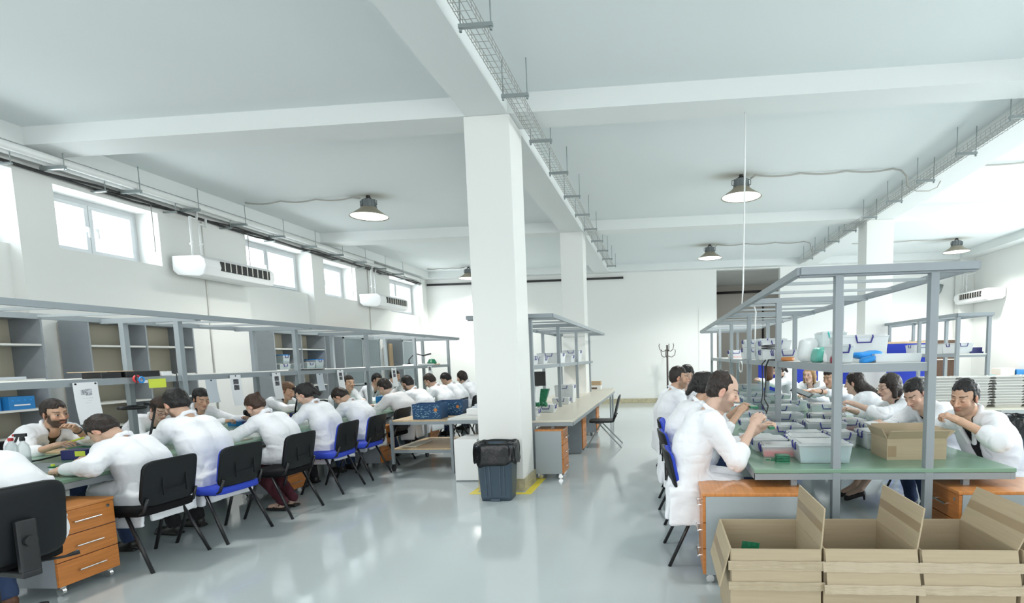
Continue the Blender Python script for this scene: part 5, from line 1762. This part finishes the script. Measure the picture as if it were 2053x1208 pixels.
def person(label, head, face, hp=30, hy=0, hr=0, s=1.0, hair='short', hc='dark', skin=(0.56, 0.335, 0.235), coat='coat', shirt=None, beard=0.0,
           hl=None, hrt=None, roll=0.0, trousers=JEANS, res=1.0, female=False, tail=True, legs=True, bare=False, feet=None, curl=1.0, eyes='down', glasses=False, group='people in white coats at the benches',
           pole=None, shoes='black', torso=1.0, watch=False, vopen=1.0):
    """head: world centre of the skull; face: heading in degrees the body looks to; hl / hrt: world wrist targets of left and right hand"""
    fw = np.array([math.cos(R_(face)), math.sin(R_(face)), 0.0])
    rt = np.array([fw[1], -fw[0], 0.0])
    rot = np.stack([rt, fw, np.array([0, 0, 1.0])], 1)   # local -> world
    Hw = np.array(head, float)
    hips_z = 0.56
    Lt = 0.515 * s * torso
    Rh = rz_(R_(hy)) @ rx(-R_(hp)) @ ry(R_(hr))
    # neck base from the head
    lean = 0.4
    for _ in range(4):
        nk = unit(np.array([0, math.sin(lean * 0.8 + 0.25), math.cos(lean * 0.8 + 0.25)]))
        Nrel = Rh @ np.array([0, -0.022, -0.075]) * s - nk * 0.085 * s
        Nz = Hw[2] + Nrel[2]
        v = Nz - hips_z
        off = math.sqrt(max(Lt * Lt - v * v, 0.0)) if v > 0 else Lt
        lean = math.atan2(off, max(v, 0.05))
    Nw_ = Hw + rot @ Nrel
    hip = Nw_ - fw * off
    root = empty('person', (hip[0], hip[1], 0), math.atan2(fw[1], fw[0]) - PI / 2, label, 'person', group)
    def loc(p):
        return rot.T @ (np.array(p, float) - np.array([hip[0], hip[1], 0]))
    H = loc(Hw)
    N = loc(Nw_)
    P = np.array([0, 0, hips_z])
    back = np.array([0, -math.cos(lean), math.sin(lean)])
    mid = (P + N) / 2 + back * 0.045 * s
    che = P * 0.22 + N * 0.78 + back * 0.035 * s
    sp = unit(N - mid)
    fr = unit(np.array([0, sp[2], -sp[1]]))   # chest front direction
    sw = (0.165 if not female else 0.145) * s
    X = np.array([1.0, 0, 0])
    SH = {}
    tgt = {}
    defs = {-1: hl, 1: hrt}
    for sd in (-1, 1):
        SH[sd] = N + X * sd * sw - sp * 0.055 * s + fr * 0.03
        if defs[sd] is not None:
            tgt[sd] = loc(defs[sd])
        else:
            tgt[sd] = np.array([sd * 0.10, N[1] + 0.30, 0.81])
    el, wr = {}, {}
    for sd in (-1, 1):
        po = np.array([sd * 0.75, -0.35, -0.55]) if pole is None else np.array([sd * pole[0], pole[1], pole[2]])
        el[sd], wr[sd] = ik(SH[sd], tgt[sd], 0.285 * s, 0.255 * s, po)
    hb = 0.0050 * res
    # ---- body: head, neck, torso, arms, hands as one surface
    b = Field(hb)
    def hp_(p):
        return H + Rh @ (np.array(p) * s)
    g = 0.93 if female else 1.0
    b.ell(hp_((0, -0.012, 0.035)), np.array((0.076, 0.096, 0.087)) * s, Rh, 0.02)
    b.ell(hp_((0, 0.026, -0.035)), np.array((0.061 * g, 0.066, 0.080)) * s, Rh, 0.025)
    for sd in (-1, 1):
        b.cap(hp_((sd * 0.054 * g, 0.0, -0.058)), hp_((sd * 0.012, 0.066, -0.098)), 0.019 * s, 0.019 * s, 0.025)
        b.ell(hp_((sd * 0.042, 0.058, -0.022)), np.array((0.024, 0.022, 0.024)) * s, Rh, 0.02)
    b.cap(hp_((-0.010, 0.070, -0.100)), hp_((0.010, 0.070, -0.100)), 0.017 * s, 0.017 * s, 0.015)
    b.cap(hp_((-0.036, 0.076, 0.030)), hp_((0.036, 0.076, 0.030)), 0.012 * s, 0.012 * s, 0.012)
    for sd in (-1, 1):
        b.ell(hp_((sd * 0.032, 0.097, 0.007)), np.array((0.019, 0.014, 0.012)) * s, Rh, 0.010, True)
        b.ell(hp_((sd * 0.032, 0.078, 0.006)), np.array((0.0135, 0.0125, 0.0115)) * s, Rh, 0.004)
    b.cap(hp_((0, 0.088, 0.014)), hp_((0, 0.113, -0.026)), 0.0085 * s, 0.0125 * s, 0.010)
    for sd in (-1, 1):
        b.ell(hp_((sd * 0.012, 0.098, -0.030)), np.array((0.009, 0.010, 0.008)) * s, Rh, 0.008)
    b.ell(hp_((0, 0.089, -0.058)), np.array((0.023, 0.011, 0.006)) * s, Rh, 0.005)
    b.ell(hp_((0, 0.087, -0.068)), np.array((0.019, 0.011, 0.007)) * s, Rh, 0.005)
    for sd in (-1, 1):
        Re = Rh @ rz_(-sd * 0.45) @ rx(-0.15)
        b.ell(hp_((sd * 0.079, -0.010, -0.006)), np.array((0.0105, 0.021, 0.034)) * s, Re, 0.006)
        b.ell(hp_((sd * 0.089, -0.002, -0.004)), np.array((0.006, 0.010, 0.018)) * s, Re, 0.004, True)
    nb = hp_((0, -0.022, -0.06))
    b.cap(N - sp * 0.03, nb, 0.062 * s if not female else 0.050 * s, 0.054 * s if not female else 0.044 * s, 0.03)
    b.cap(hp_((0, 0.03, -0.09)), N + fr * 0.05 - sp * 0.02, 0.03 * s, 0.045 * s, 0.03)
    b.cap(SH[-1], SH[1], 0.05 * s, 0.05 * s, 0.04)
    for sd in (-1, 1):
        b.cap(P + X * sd * 0.06, che + X * sd * 0.075 * s, 0.09 * s, 0.085 * s, 0.05)
        b.cap(SH[sd], el[sd], 0.046 * s, 0.038 * s, 0.03)
        b.cap(el[sd], wr[sd], 0.038 * s, 0.026 * s, 0.02)
        fd = unit(wr[sd] - el[sd])
        hd = unit(fd + np.array([0, 0.25, -0.12]) * (1 if defs[sd] is None else 0.4))
        nrm = np.array([-sd * 0.35, 0.0, -1.0])
        hand(b, wr[sd] + fd * 0.01, hd, nrm, sd, s * (0.9 if female else 1.0), curl)
    if bare and legs:
        for sd in (-1, 1):
            kn = np.array([sd * 0.11, 0.43 * s, 0.50])
            an = np.array([sd * 0.07, 0.40, 0.10]) if feet is None else loc(feet) + X * sd * 0.07
            b.cap(np.array([sd * 0.09, 0.1, 0.53]), kn, 0.075 * s, 0.052 * s, 0.03)
            b.cap(kn, an, 0.052 * s, 0.033 * s, 0.02)
            b.cap(an, an + np.array([0, 0.12, -0.06]), 0.030, 0.026, 0.02)
    V, F = b.mesh()
    q = (V - H) @ Rh / s
    col = np.tile(np.array(skin), (len(V), 1))
    nz = vnoise(V * 35)[:, None]
    col = col * (1 + 0.05 * nz)
    near_face = (np.abs(q) < 0.15).all(1)
    x, y, z = q[:, 0], q[:, 1], q[:, 2]
    hcol = np.array(HAIRC[hc])

    def blend(mask, c, a=1.0):
        w = (np.clip(mask, 0, 1) * a * near_face)[:, None]
        col[:] = col * (1 - w) + np.array(c) * w

    def sm(v, a, b_):
        t = np.clip((v - a) / (b_ - a), 0, 1)
        return t * t * (3 - 2 * t)
    red = np.array(skin) * np.array((1.12, 0.80, 0.78))
    blend(np.exp(-((np.abs(x) - 0.042) ** 2 / 0.0004 + (z + 0.022) ** 2 / 0.0005)) * (y > 0.03), red, 0.5)
    blend((np.abs(x) > 0.072) * (np.abs(z) < 0.045) * (y < 0.02) * (y > -0.045), red, 0.6)
    blend(np.exp(-(x ** 2 / 0.0002 + (z + 0.025) ** 2 / 0.0003)) * (y > 0.09), red, 0.5)
    if beard > 0:
        mk = sm(-z, 0.030 + 0.0, 0.055) * sm(y, -0.015, 0.02) * (1 - sm(z, -0.125, -0.12) * 0) * sm(z, -0.135, -0.118)
        side = sm(np.abs(x), 0.045, 0.058) * sm(-z, -0.02, 0.015) * sm(y, -0.005, 0.012) * (1 - sm(y, 0.035, 0.055)) * sm(z, -0.12, -0.1)
        mus = sm(0.03 - np.abs(x), 0, 0.008) * (np.abs(z + 0.047) < 0.008) * (y > 0.07)
        blend(np.maximum(np.maximum(mk, side), mus), hcol * 1.3 + np.array(skin) * 0.06, beard)
    lip = np.array(skin) * np.array((0.98, 0.56, 0.58)) if not female else np.array((0.50, 0.15, 0.15))
    blend(sm(1 - (x / 0.025) ** 2 - ((z + 0.063) / 0.0115) ** 2, 0, 0.35) * (y > 0.06), lip, 0.85)
    blend((np.abs(x) < 0.023) * (np.abs(z + 0.0625) < 0.0022) * (y > 0.07), np.array(skin) * 0.25, 0.8)
    bz = 0.031 + 0.006 * np.cos((np.abs(x) - 0.036) / 0.02)
    blend(sm(0.0050 - np.abs(z - bz), 0, 0.003) * (np.abs(x) > 0.012) * (np.abs(x) < 0.055) * (y > 0.05), hcol, 0.9 if not female else 0.75)
    ex = np.abs(x) - 0.032
    if eyes == 'down':
        blend(sm(1 - (ex / 0.0145) ** 2 - ((z - 0.001) / 0.0032) ** 2, 0, 0.4) * (y > 0.06), (0.02, 0.013, 0.012), 0.9)
    else:
        blend(sm(1 - (ex / 0.0145) ** 2 - ((z - 0.006) / 0.006) ** 2, 0, 0.2) * (y > 0.06), (0.62, 0.60, 0.58), 0.9)
        blend(sm(1 - (ex / 0.007) ** 2 - ((z - 0.006) / 0.0072) ** 2, 0, 0.3) * (y > 0.06), (0.02, 0.013, 0.012), 1)
        blend(sm(1 - (ex / 0.0155) ** 2 - ((z - 0.0115) / 0.0028) ** 2, 0, 0.4) * (y > 0.06), (0.02, 0.013, 0.012), 0.9)
    blend(sm(0.004 - np.sqrt((np.abs(x) - 0.007) ** 2 + (z + 0.037) ** 2), 0, 0.002) * (y > 0.095), np.array(skin) * 0.2, 0.7)
    np_object('body', V, F, 'skin', root, col)
    # ---- hair
    f = Field(0.0055 * max(res, 0.9))
    t = 0.010 if hair in ('buzz', 'bald') else 0.015
    if hair in ('bob', 'fringe', 'long', 'bun', 'tied'):
        t = 0.018
    f.ell(hp_((0, -0.023, 0.041)), np.array((0.076 + t * .85, 0.096 + t * .6, 0.088 + t)) * s, Rh, 0.02)
    f.ell(hp_((0, -0.052, -0.018)), np.array((0.062 + t * .7, 0.052 + t, 0.060)) * s, Rh, 0.03)
    if hair == 'bob':
        for sd in (-1, 1):
            f.cap(hp_((sd * 0.075, -0.02, 0.03)), hp_((sd * 0.078, 0.0, -0.085)), 0.028 * s, 0.024 * s, 0.03)
        f.ell(hp_((0, -0.065, -0.04)), np.array((0.085, 0.055, 0.085)) * s, Rh, 0.03)
    if hair == 'fringe':
        for sd in (-1, 1):
            f.cap(hp_((sd * 0.07, 0.0, 0.03)), hp_((sd * 0.073, 0.02, -0.05)), 0.026 * s, 0.018 * s, 0.03)
        f.ell(hp_((0, -0.06, -0.03)), np.array((0.08, 0.055, 0.07)) * s, Rh, 0.03)
    if hair == 'long':
        f.ell(hp_((0, -0.06, -0.06)), np.array((0.09, 0.05, 0.11)) * s, Rh, 0.03)
        e = N - sp * 0.16 * s - fr * 0.11 * s
        f.cap(hp_((0, -0.07, -0.05)), e, 0.075 * s, 0.05 * s, 0.04)
        f.cap(hp_((0.04, -0.06, -0.05)), e + X * 0.05, 0.05 * s, 0.03 * s, 0.03)
        f.cap(hp_((-0.04, -0.06, -0.05)), e - X * 0.05, 0.05 * s, 0.03 * s, 0.03)
    if hair == 'side':   # long loose hair framing the face
        for sd in (-1, 1):
            f.cap(hp_((sd * 0.072, 0.01, 0.04)), hp_((sd * 0.085, 0.0, -0.11)), 0.026 * s, 0.022 * s, 0.03)
        f.ell(hp_((0, -0.065, -0.05)), np.array((0.085, 0.05, 0.1)) * s, Rh, 0.03)
    # clear the face
    fy = {'bald': 0.035, 'buzz': 0.058, 'short': 0.056, 'crop': 0.060}.get(hair, 0.058)
    fz = {'bald': 0.150, 'buzz': 0.064, 'short': 0.062, 'crop': 0.058, 'fringe': 0.030, 'bob': 0.062}.get(hair, 0.066)
    f.box(hp_((0, fy + 0.10, fz - 0.15)), (0.085 * s if hair not in ('bob', 'fringe', 'side') else 0.052 * s, 0.085 * s, 0.135 * s), Rh, 0.015 * s, 0.012, True)
    if hair == 'bald':
        f.ell(hp_((0, 0.045, 0.105)), np.array((0.052, 0.075, 0.05)) * s, Rh, 0.02, True)
    if hair not in ('bob', 'fringe', 'long', 'side'):
        for sd in (-1, 1):
            f.ell(hp_((sd * 0.095, 0.008, -0.028)), np.array((0.030, 0.034, 0.045)) * s, Rh, 0.012, True)
            f.box(hp_((sd * 0.09, 0.058, 0.0)), (0.032 * s, 0.030 * s, 0.056 * s), Rh, 0.01 * s, 0.012, True)
        f.box(hp_((0, -0.05, -0.12)), (0.12 * s, 0.1 * s, 0.045 * s), Rh @ rx(0.25), 0.01 * s, 0.012, True)
    if hair == 'bun':
        f.ell(hp_((0, -0.105, 0.075)), np.array((0.042, 0.036, 0.036)) * s, Rh, 0.015)
        f.ell(hp_((0.02, -0.12, 0.09)), np.array((0.018, 0.03, 0.02)) * s, Rh, 0.012)
    if hair == 'tied':
        f.ell(hp_((0, -0.10, 0.06)), np.array((0.055, 0.06, 0.055)) * s, Rh, 0.03)
        f.cap(hp_((0, -0.12, 0.03)), hp_((0, -0.155, -0.10)), 0.045 * s, 0.022 * s, 0.03)
    V, F = f.mesh()
    n = vnormals(V, F)
    V = V + n * (0.0035 * vnoise(V * 60) + 0.003 * vnoise(V * 25))[:, None]
    np_object('hair', V, F, HAIRM[hc], root)
    # ---- shirt showing at the neck
    f = Field(0.013 * max(res, 1))
    f.cap(SH[-1] * 0.9 + SH[1] * 0.1, SH[1] * 0.9 + SH[-1] * 0.1, 0.057 * s, 0.057 * s, 0.04)
    for sd in (-1, 1):
        f.cap(P + X * sd * 0.06 + np.array([0, 0.02, 0.05]), che + X * sd * 0.075 * s + fr * 0.012, 0.10 * s, 0.098 * s, 0.05)
    f.cap(N - sp * 0.06 + fr * 0.02, N + sp * 0.006 + fr * 0.03, 0.058 * s, 0.056 * s, 0.03)
    f.cap(N + fr * 0.06 + sp * 0.05, N + fr * 0.085 - sp * 0.01, 0.03 * s, 0.035 * s, 0.02, True)
    V, F = f.mesh()
    np_object('shirt', V, F, cloth(*(shirt or BLACKT)), root)
    # ---- coat
    f = Field(0.0088 * max(res, 0.95))
    f.cap(SH[-1] + sp * 0.012, SH[1] + sp * 0.012, 0.068 * s, 0.068 * s, 0.05)
    for sd in (-1, 1):
        f.cap(P + X * sd * 0.085, mid + X * sd * 0.085 * s, 0.128 * s, 0.120 * s, 0.06)
        f.cap(mid + X * sd * 0.08 * s, che + X * sd * 0.085 * s, 0.120 * s, 0.112 * s, 0.06)
        f.cap(SH[sd], el[sd], 0.070 * s, 0.060 * s, 0.04)
        cu = 0.92 - 0.75 * roll
        ce = el[sd] * (1 - cu) + wr[sd] * cu
        f.cap(el[sd], ce, 0.060 * s, 0.046 * s + 0.010 * roll, 0.03)
        if roll > 0.3:
            f.cap(ce - unit(wr[sd] - el[sd]) * 0.035, ce, 0.058 * s, 0.056 * s, 0.008)
        # lap part of the skirt over the thighs
        f.cap(P + X * sd * 0.09, np.array([sd * 0.115, 0.30 * s, 0.545]), 0.112 * s, 0.092 * s, 0.05)
        if tail:
            f.box(np.array([sd * 0.25, -0.02, 0.44]), (0.006, 0.10, 0.115), ry(-sd * 0.12), 0.010, 0.05)
    if tail:
        f.box(np.array([0, -0.135, 0.46]), (0.20, 0.006, 0.11), rx(-0.12), 0.010, 0.05)
    f.cap(N + sp * 0.05 + fr * 0.008, N + sp * 0.005 + fr * 0.015, 0.060 * s, 0.058 * s, 0.012, True)
    f.cap(N + fr * 0.085 + sp * 0.03, N + fr * (0.155 + 0.02 * (vopen - 1)) - sp * 0.22 * s * vopen, 0.060 * s, (0.012 + 0.03 * (vopen - 1)) * s, 0.012, True)
    ring = [(0.0, -0.074, 0.028), (0.048, -0.055, 0.026), (0.073, -0.008, 0.016), (0.069, 0.05, -0.012), (0.050, 0.105, -0.075), (0.024, 0.128, -0.16)]
    for sd in (-1, 1):
        pts = [N + X * sd * p[0] * s + fr * p[1] * s + sp * p[2] * s for p in ring]
        for i in range(len(pts) - 1):
            f.cap(pts[i], pts[i + 1], 0.0155, 0.0155, 0.012)
    V, F = f.mesh()
    n = vnormals(V, F)
    # cloth folds: ridges strongest at elbows, waist and skirt
    foldw = np.full(len(V), 0.55)
    for sd in (-1, 1):
        foldw += 0.9 * np.exp(-((V - el[sd]) ** 2).sum(1) / 0.02)
        foldw += 0.5 * np.exp(-((V - SH[sd]) ** 2).sum(1) / 0.015)
    foldw += 0.7 * np.exp(-((V[:, 2] - 0.62) ** 2) / 0.012)
    w1 = 1 - 2 * np.abs(vnoise(V * np.array((9, 9, 13)) + hash_of(label)))
    wp = V + 0.05 * np.stack([vnoise(V * 6 + 11.3), vnoise(V * 6 + 27.1), vnoise(V * 6 + 41.7)], 1)
    cr = np.exp(-(vnoise(wp * np.array((8, 8, 11)) + hash_of(label) + 5.0) / 0.13) ** 2) + 0.7 * np.exp(-(vnoise(wp * np.array((15, 15, 10)) + 19.0) / 0.12) ** 2)
    w2 = vnoise(V * 5.5 + 3.1 + hash_of(label))
    w3 = 1 - 2 * np.abs(vnoise(V * np.array((22, 22, 16)) + 7.7))
    V = V + n * (foldw * (0.006 * w1 + 0.002 * w3 - 0.0045 * cr) + 0.008 * w2 + 0.002)[:, None]
    np_object('lab_coat', V, F, coat, root)
    if not legs:
        return root
    # ---- trousers and shoes
    ank = {}
    if not bare:
        f = Field(0.016)
    for sd in (-1, 1):
        kn = np.array([sd * 0.12, 0.43 * s, 0.50])
        ank[sd] = np.array([sd * 0.12, 0.36, 0.11]) if feet is None else loc(feet) + X * sd * 0.075
        if not bare:
            f.cap(np.array([sd * 0.09, 0.02, 0.54]), kn, 0.088 * s, 0.068 * s, 0.04)
            f.cap(kn, ank[sd], 0.066 * s, 0.050 * s, 0.03)
    if not bare:
        V, F = f.mesh()
        V = V + vnormals(V, F) * (0.006 * (1 - 2 * np.abs(vnoise(V * 16))))[:, None]
        np_object('trousers', V, F, cloth(*trousers), root)
    for sd in (-1, 1):
        f = Field(0.011)
        a = ank[sd]
        if shoes == 'sandal':
            f.box(np.array([a[0], a[1] + 0.06, 0.018]), (0.036, 0.11, 0.006), None, 0.008, 0.01)
            f.cap((a[0] - 0.04, a[1] + 0.09, 0.03), (a[0] + 0.04, a[1] + 0.09, 0.055), 0.011, 0.011, 0.01)
            f.cap((a[0] - 0.04, a[1] + 0.02, 0.06), (a[0] + 0.04, a[1] + 0.03, 0.06), 0.011, 0.011, 0.01)
        elif shoes == 'heel':
            f.cap((a[0], a[1] - 0.02, a[2] - 0.045), (a[0], a[1] + 0.14, 0.026), 0.030, 0.030, 0.02)
            f.cap((a[0], a[1] - 0.035, a[2] - 0.04), (a[0], a[1] - 0.04, 0.012), 0.016, 0.012, 0.01)
        else:
            f.ell((a[0], a[1] + 0.0, 0.055), (0.045, 0.065, 0.055), None, 0.02)
            f.ell((a[0], a[1] + 0.10, 0.038), (0.047, 0.10, 0.038), None, 0.03)
            f.box((a[0], a[1] + 0.06, 0.012), (0.035, 0.12, 0.002), None, 0.010, 0.01)
        V, F = f.mesh()
        V[:, 2] = np.maximum(V[:, 2], 0.001)
        np_object('shoe', V, F, 'sandal' if shoes != 'brown' else 'brown', root)
    if shoes == 'sandal':
        for sd in (-1, 1):
            f = Field(0.010)
            a = ank[sd]
            f.cap(a, (a[0], a[1] + 0.03, 0.055), 0.036, 0.034, 0.02)
            f.cap((a[0], a[1] + 0.03, 0.055), (a[0], a[1] + 0.15, 0.036), 0.033, 0.026, 0.02)
            V, F = f.mesh()
            np_object('foot', V, F, 'skin', root, np.tile(np.array(skin), (len(V), 1)))
    if glasses:
        m = MB()
        for sd in (-1, 1):
            m.tube([tuple(hp_((sd * 0.033 + 0.022 * math.cos(a), 0.104, 0.004 + 0.015 * math.sin(a)))) for a in [k * PI / 8 for k in range(17)]], 0.0018, 5)
            m.tube([tuple(hp_((sd * 0.055, 0.102, 0.008))), tuple(hp_((sd * 0.084, 0.0, 0.008)))], 0.0018, 5)
        m.tube([tuple(hp_((-0.011, 0.106, 0.006))), tuple(hp_((0.011, 0.106, 0.006)))], 0.0018, 5)
        m.build('glasses', 'black', root)
    if watch:
        sd = 1 if watch == 'r' else -1
        dv = unit(wr[sd] - el[sd])
        c = wr[sd] - dv * 0.03
        u = unit(np.cross(dv, np.array([0, 0, 1.0])))
        w_ = np.cross(dv, u)
        m = MB()
        m.tube([tuple(c + (u * math.cos(a) + w_ * math.sin(a)) * 0.031 * s) for a in [k * PI / 8 for k in range(17)]], 0.0065, 6)
        m.build('wristwatch', 'black', root)
    return root


def hash_of(t):
    return (sum(ord(c) * (i + 1) for i, c in enumerate(t)) % 97) * 0.37


TAN = (0.58, 0.365, 0.255)
PALE = (0.66, 0.455, 0.355)
MID = (0.61, 0.40, 0.295)
OLIVE = ('olive', (0.055, 0.045, 0.02))
BLUESH = ('blue', (0.04, 0.07, 0.22))

# aisle side of the left bench, seen from behind
person('person bent over with forehead near the left bench, sleeves on the green top', (-4.50, 3.99, 1.035), 184, hp=62, hy=4, hc='dark', s=1.03, skin=MID, res=1.1, hl=(-4.44, 3.62, .80), hrt=(-4.72, 4.10, .80), pole=(0.95, -0.2, -0.3), torso=0.84)
person('broad-backed person with short dark hair beside the head-down person at left', (-4.50, 4.67, 1.19), 176, hp=34, hy=-14, hc='black', s=1.08, skin=MID, beard=0.7, res=1.1, hl=(-4.78, 4.60, .84), hrt=(-4.80, 4.86, .83), trousers=BLACKT)
person('person with brown hair in a bun, maroon trousers and black sandals', (-4.46, 5.60, 1.085), 178, hp=44, hy=-6, hc='brown', hair='bun', s=0.97, female=True, skin=PALE, res=1.1, hl=(-4.70, 5.26, .80), hrt=(-4.70, 5.50, .80), trousers=MAROON, shoes='sandal', feet=(-4.02, 5.40, 0.10), tail=False)
person('person with full black hair tied back, white coat, above the blue chair seat', (-4.48, 6.47, 1.15), 180, hp=36, hy=6, hc='black', hair='tied', s=1.0, female=True, skin=PALE, res=1.2, hl=(-4.72, 6.18, .80), hrt=(-4.72, 6.48, .80), trousers=BLACKT)
person('person bowed very low with rounded back, fifth along the left aisle side', (-4.55, 7.36, 1.055), 178, hp=64, hy=0, hc='dark', s=1.06, skin=MID, res=1.4, torso=0.86)
person('person in a greyish-white coat leaning in left of the blue crates', (-4.46, 8.42, 1.125), 182, hp=38, hy=-8, hc='dark', s=1.06, coat='coatgrey', skin=PALE, res=1.5, hl=(-4.7, 8.3, .82), hrt=(-4.72, 8.55, .82))
person('bearded person leaning over directly behind the blue crates', (-4.46, 9.22, 1.148), 176, hp=34, hy=-10, hc='black', beard=0.85, s=1.05, skin=MID, res=1.6, trousers=BLACKT)
person('person in white just past the blue crates, face hidden by shoulder', (-4.48, 10.2, 1.15), 180, hp=40, hy=0, hc='dark', s=1.06, skin=MID, res=1.7)
person('second farthest person on the aisle side of the left bench', (-4.48, 11.0, 1.145), 180, hp=44, hc='black', s=1.04, skin=MID, res=1.8)
person('farthest person of the left bench, bobbed dark hair, beside the white column', (-4.46, 11.85, 1.155), 184, hp=20, hc='dark', hair='fringe', female=True, s=1.05, skin=PALE, res=1.8)
person('person mostly outside the lower left corner, only a white sleeve showing', (-4.34, 2.92, 1.12), 176, hp=30, hc='dark', s=1.06, skin=MID, res=1.5, tail=False, hl=(-4.6, 2.7, .80), hrt=(-4.42, 3.10, .80), pole=(0.95, -0.3, -0.35), shoes='brown')
# wall side of the left bench, facing the aisle
person('bearded person in olive shirt resting one hand by the chin, leftmost', (-5.90, 4.79, 1.115), -4, hp=10, hy=-6, hr=6, hc='dark', beard=0.97, s=1.04, skin=TAN, shirt=OLIVE, res=0.85, roll=0.75, eyes='open', vopen=1.4, hl=(-5.64, 4.74, .965), hrt=(-5.60, 4.50, .84), watch='l', curl=0.5, pole=(0.8, 0.1, -0.8))
person('person with glasses and brown hair looking down across the left bench', (-5.93, 5.93, 1.045), -14, hp=34, hy=-10, hc='brown', s=1.02, skin=PALE, res=1.1, glasses=True)
person('person with tied dark hair behind the greyish sheet across the bench', (-5.95, 6.55, 1.115), -20, hp=22, hy=-6, hc='black', hair='tied', female=True, s=1.0, skin=TAN, res=1.2, hl=(-5.6, 6.8, .84), hrt=(-5.62, 6.5, .83))
person('person with light brown hair up, holding a pen across the left bench', (-5.95, 8.20, 1.115), -6, hp=26, hy=0, hc='light', hair='tied', female=True, s=1.03, skin=TAN, res=1.4, hl=(-5.6, 8.42, .9), hrt=(-5.58, 8.0, .88), curl=1.4)
person('smiling young person across the left bench by the third post', (-5.95, 9.92, 1.16), -16, hp=6, hy=-10, hc='dark', s=1.05, skin=TAN, res=1.6, eyes='open')
person('person half hidden behind the post beyond the smiling one', (-5.95, 10.96, 1.165), -10, hp=20, hc='black', s=1.05, skin=TAN, res=1.8)
person('person whose head shows behind the far hanging sheet', (-5.95, 11.75, 1.22), -5, hp=16, hc='black', s=1.05, skin=TAN, res=1.9)
# aisle side of the right bench
person('balding person in profile with rolled sleeves at the front of the right bench', (0.455, 4.13, 1.262), -2, hp=22, hy=-2, hair='bald', hc='dark', beard=0.45, s=1.12, skin=PALE, shirt=BLUESH, res=0.8, roll=0.85, hl=(0.74, 4.33, .94), hrt=(0.655, 4.05, 1.0), pole=(0.3, -0.1, -0.95), curl=1.2, vopen=1.8)
person('person with black hair hidden behind the balding one, forearms raised', (0.435, 5.32, 1.215), 4, hp=20, hc='black', hair='tied', female=True, s=1.08, skin=TAN, res=1.1, roll=0.8, hl=(0.74, 5.42, 1.0), hrt=(0.72, 5.22, 0.98), pole=(0.5, 0.1, -0.9), curl=1.3)
person('person with short dark hair turned to the bench at the aisle far end', (0.215, 6.95, 1.255), 12, hp=8, hy=-14, hc='dark', s=1.06, skin=TAN, res=1.2, beard=0.5)
person('person with dark fringe facing the viewer at the aisle far end', (0.36, 7.95, 1.25), -62, hp=12, hy=-6, hair='fringe', hc='black', female=True, s=1.06, skin=PALE, res=1.2, eyes='open', legs=True)
# window side of the right bench
person('person in black shirt leaning over the small carton at the right edge', (2.30, 4.38, 1.165), 200, hp=16, hy=14, hr=-4, hair='buzz', hc='black', beard=0.35, s=1.05, skin=TAN, res=0.8, roll=0.8, vopen=1.7, hl=(2.14, 4.11, 1.015), hrt=(2.02, 4.72, .84), curl=1.1, pole=(0.9, 0.0, -0.5))
person('person with cropped dark hair looking down, second from the right edge', (2.34, 5.28, 1.13), 192, hp=38, hy=14, hair='buzz', hc='black', s=1.08, skin=MID, res=0.95, roll=0.7, hl=(2.06, 5.1, .85), hrt=(2.06, 5.35, .85))
person('person with dark bobbed hair and glasses in profile at the right bench', (2.40, 6.02, 1.145), 182, hp=12, hy=4, hair='bob', hc='dark', female=True, s=1.06, skin=PALE, res=0.95, roll=0.8, glasses=True, hl=(2.02, 5.92, .98), hrt=(2.04, 6.15, .9), bare=True, shoes='heel', feet=(2.02, 5.80, 0.12), curl=1.2)
person('person with very long dark hair seen from behind at the right bench', (2.44, 7.2, 1.13), 146, hp=10, hair='long', hc='dark', female=True, s=1.06, skin=PALE, res=1.2)
person('person holding a black tablet, half hidden by the near post', (2.45, 8.25, 1.155), 205, hp=18, hy=14, hc='dark', s=1.06, skin=TAN, res=1.2, roll=0.7, hl=(2.05, 7.72, 1.0), hrt=(2.05, 8.1, .97), watch='l')
person('blonde person facing the viewer in the middle of the right bench', (2.47, 9.45, 1.15), 236, hp=4, hy=-6, hair='side', hc='blond', female=True, s=1.06, skin=(0.68, 0.46, 0.36), res=1.2, eyes='open')
person('dark-haired person with navy gloves beyond the blonde one', (2.32, 11.2, 1.19), 196, hp=24, hy=0, hc='dark', hair='tied', female=True, s=1.06, skin=PALE, res=1.5, hl=(1.95, 11.0, 1.0), hrt=(1.95, 11.3, 1.0))
t = empty('tablet', (1.93, 7.70, 0.975), -0.5, 'black tablet held over the boxes of the right bench', 'tablet')
o = boxmb(-0.16, 0.12, -0.09, 0.09, 0, 0.012).build('case', 'black', t, bevel=0.003)
o.rotation_euler = (0.2, 0.35, 0)
o2 = boxmb(-0.14, 0.10, -0.075, 0.075, 0.012, 0.013).build('screen', 'lampgrey', t)
o2.rotation_euler = (0.2, 0.35, 0)
simple('held_part', boxmb(0.80, 0.84, 4.16, 4.24, 0.965, 0.985), 'pcb', 'green part in the hands of the balding person', 'part')
simple('held_part', boxmb(0.83, 0.90, 5.22, 5.36, 1.02, 1.04), 'pcb', 'green part held up by the hidden black-haired person', 'part')
simple('pen', MB().tube([(-5.52, 4.52, 0.86), (-5.42, 4.62, 0.90)], 0.009, 8), 'note', 'yellow-handled tool in the hand of the bearded person in olive shirt', 'tool')
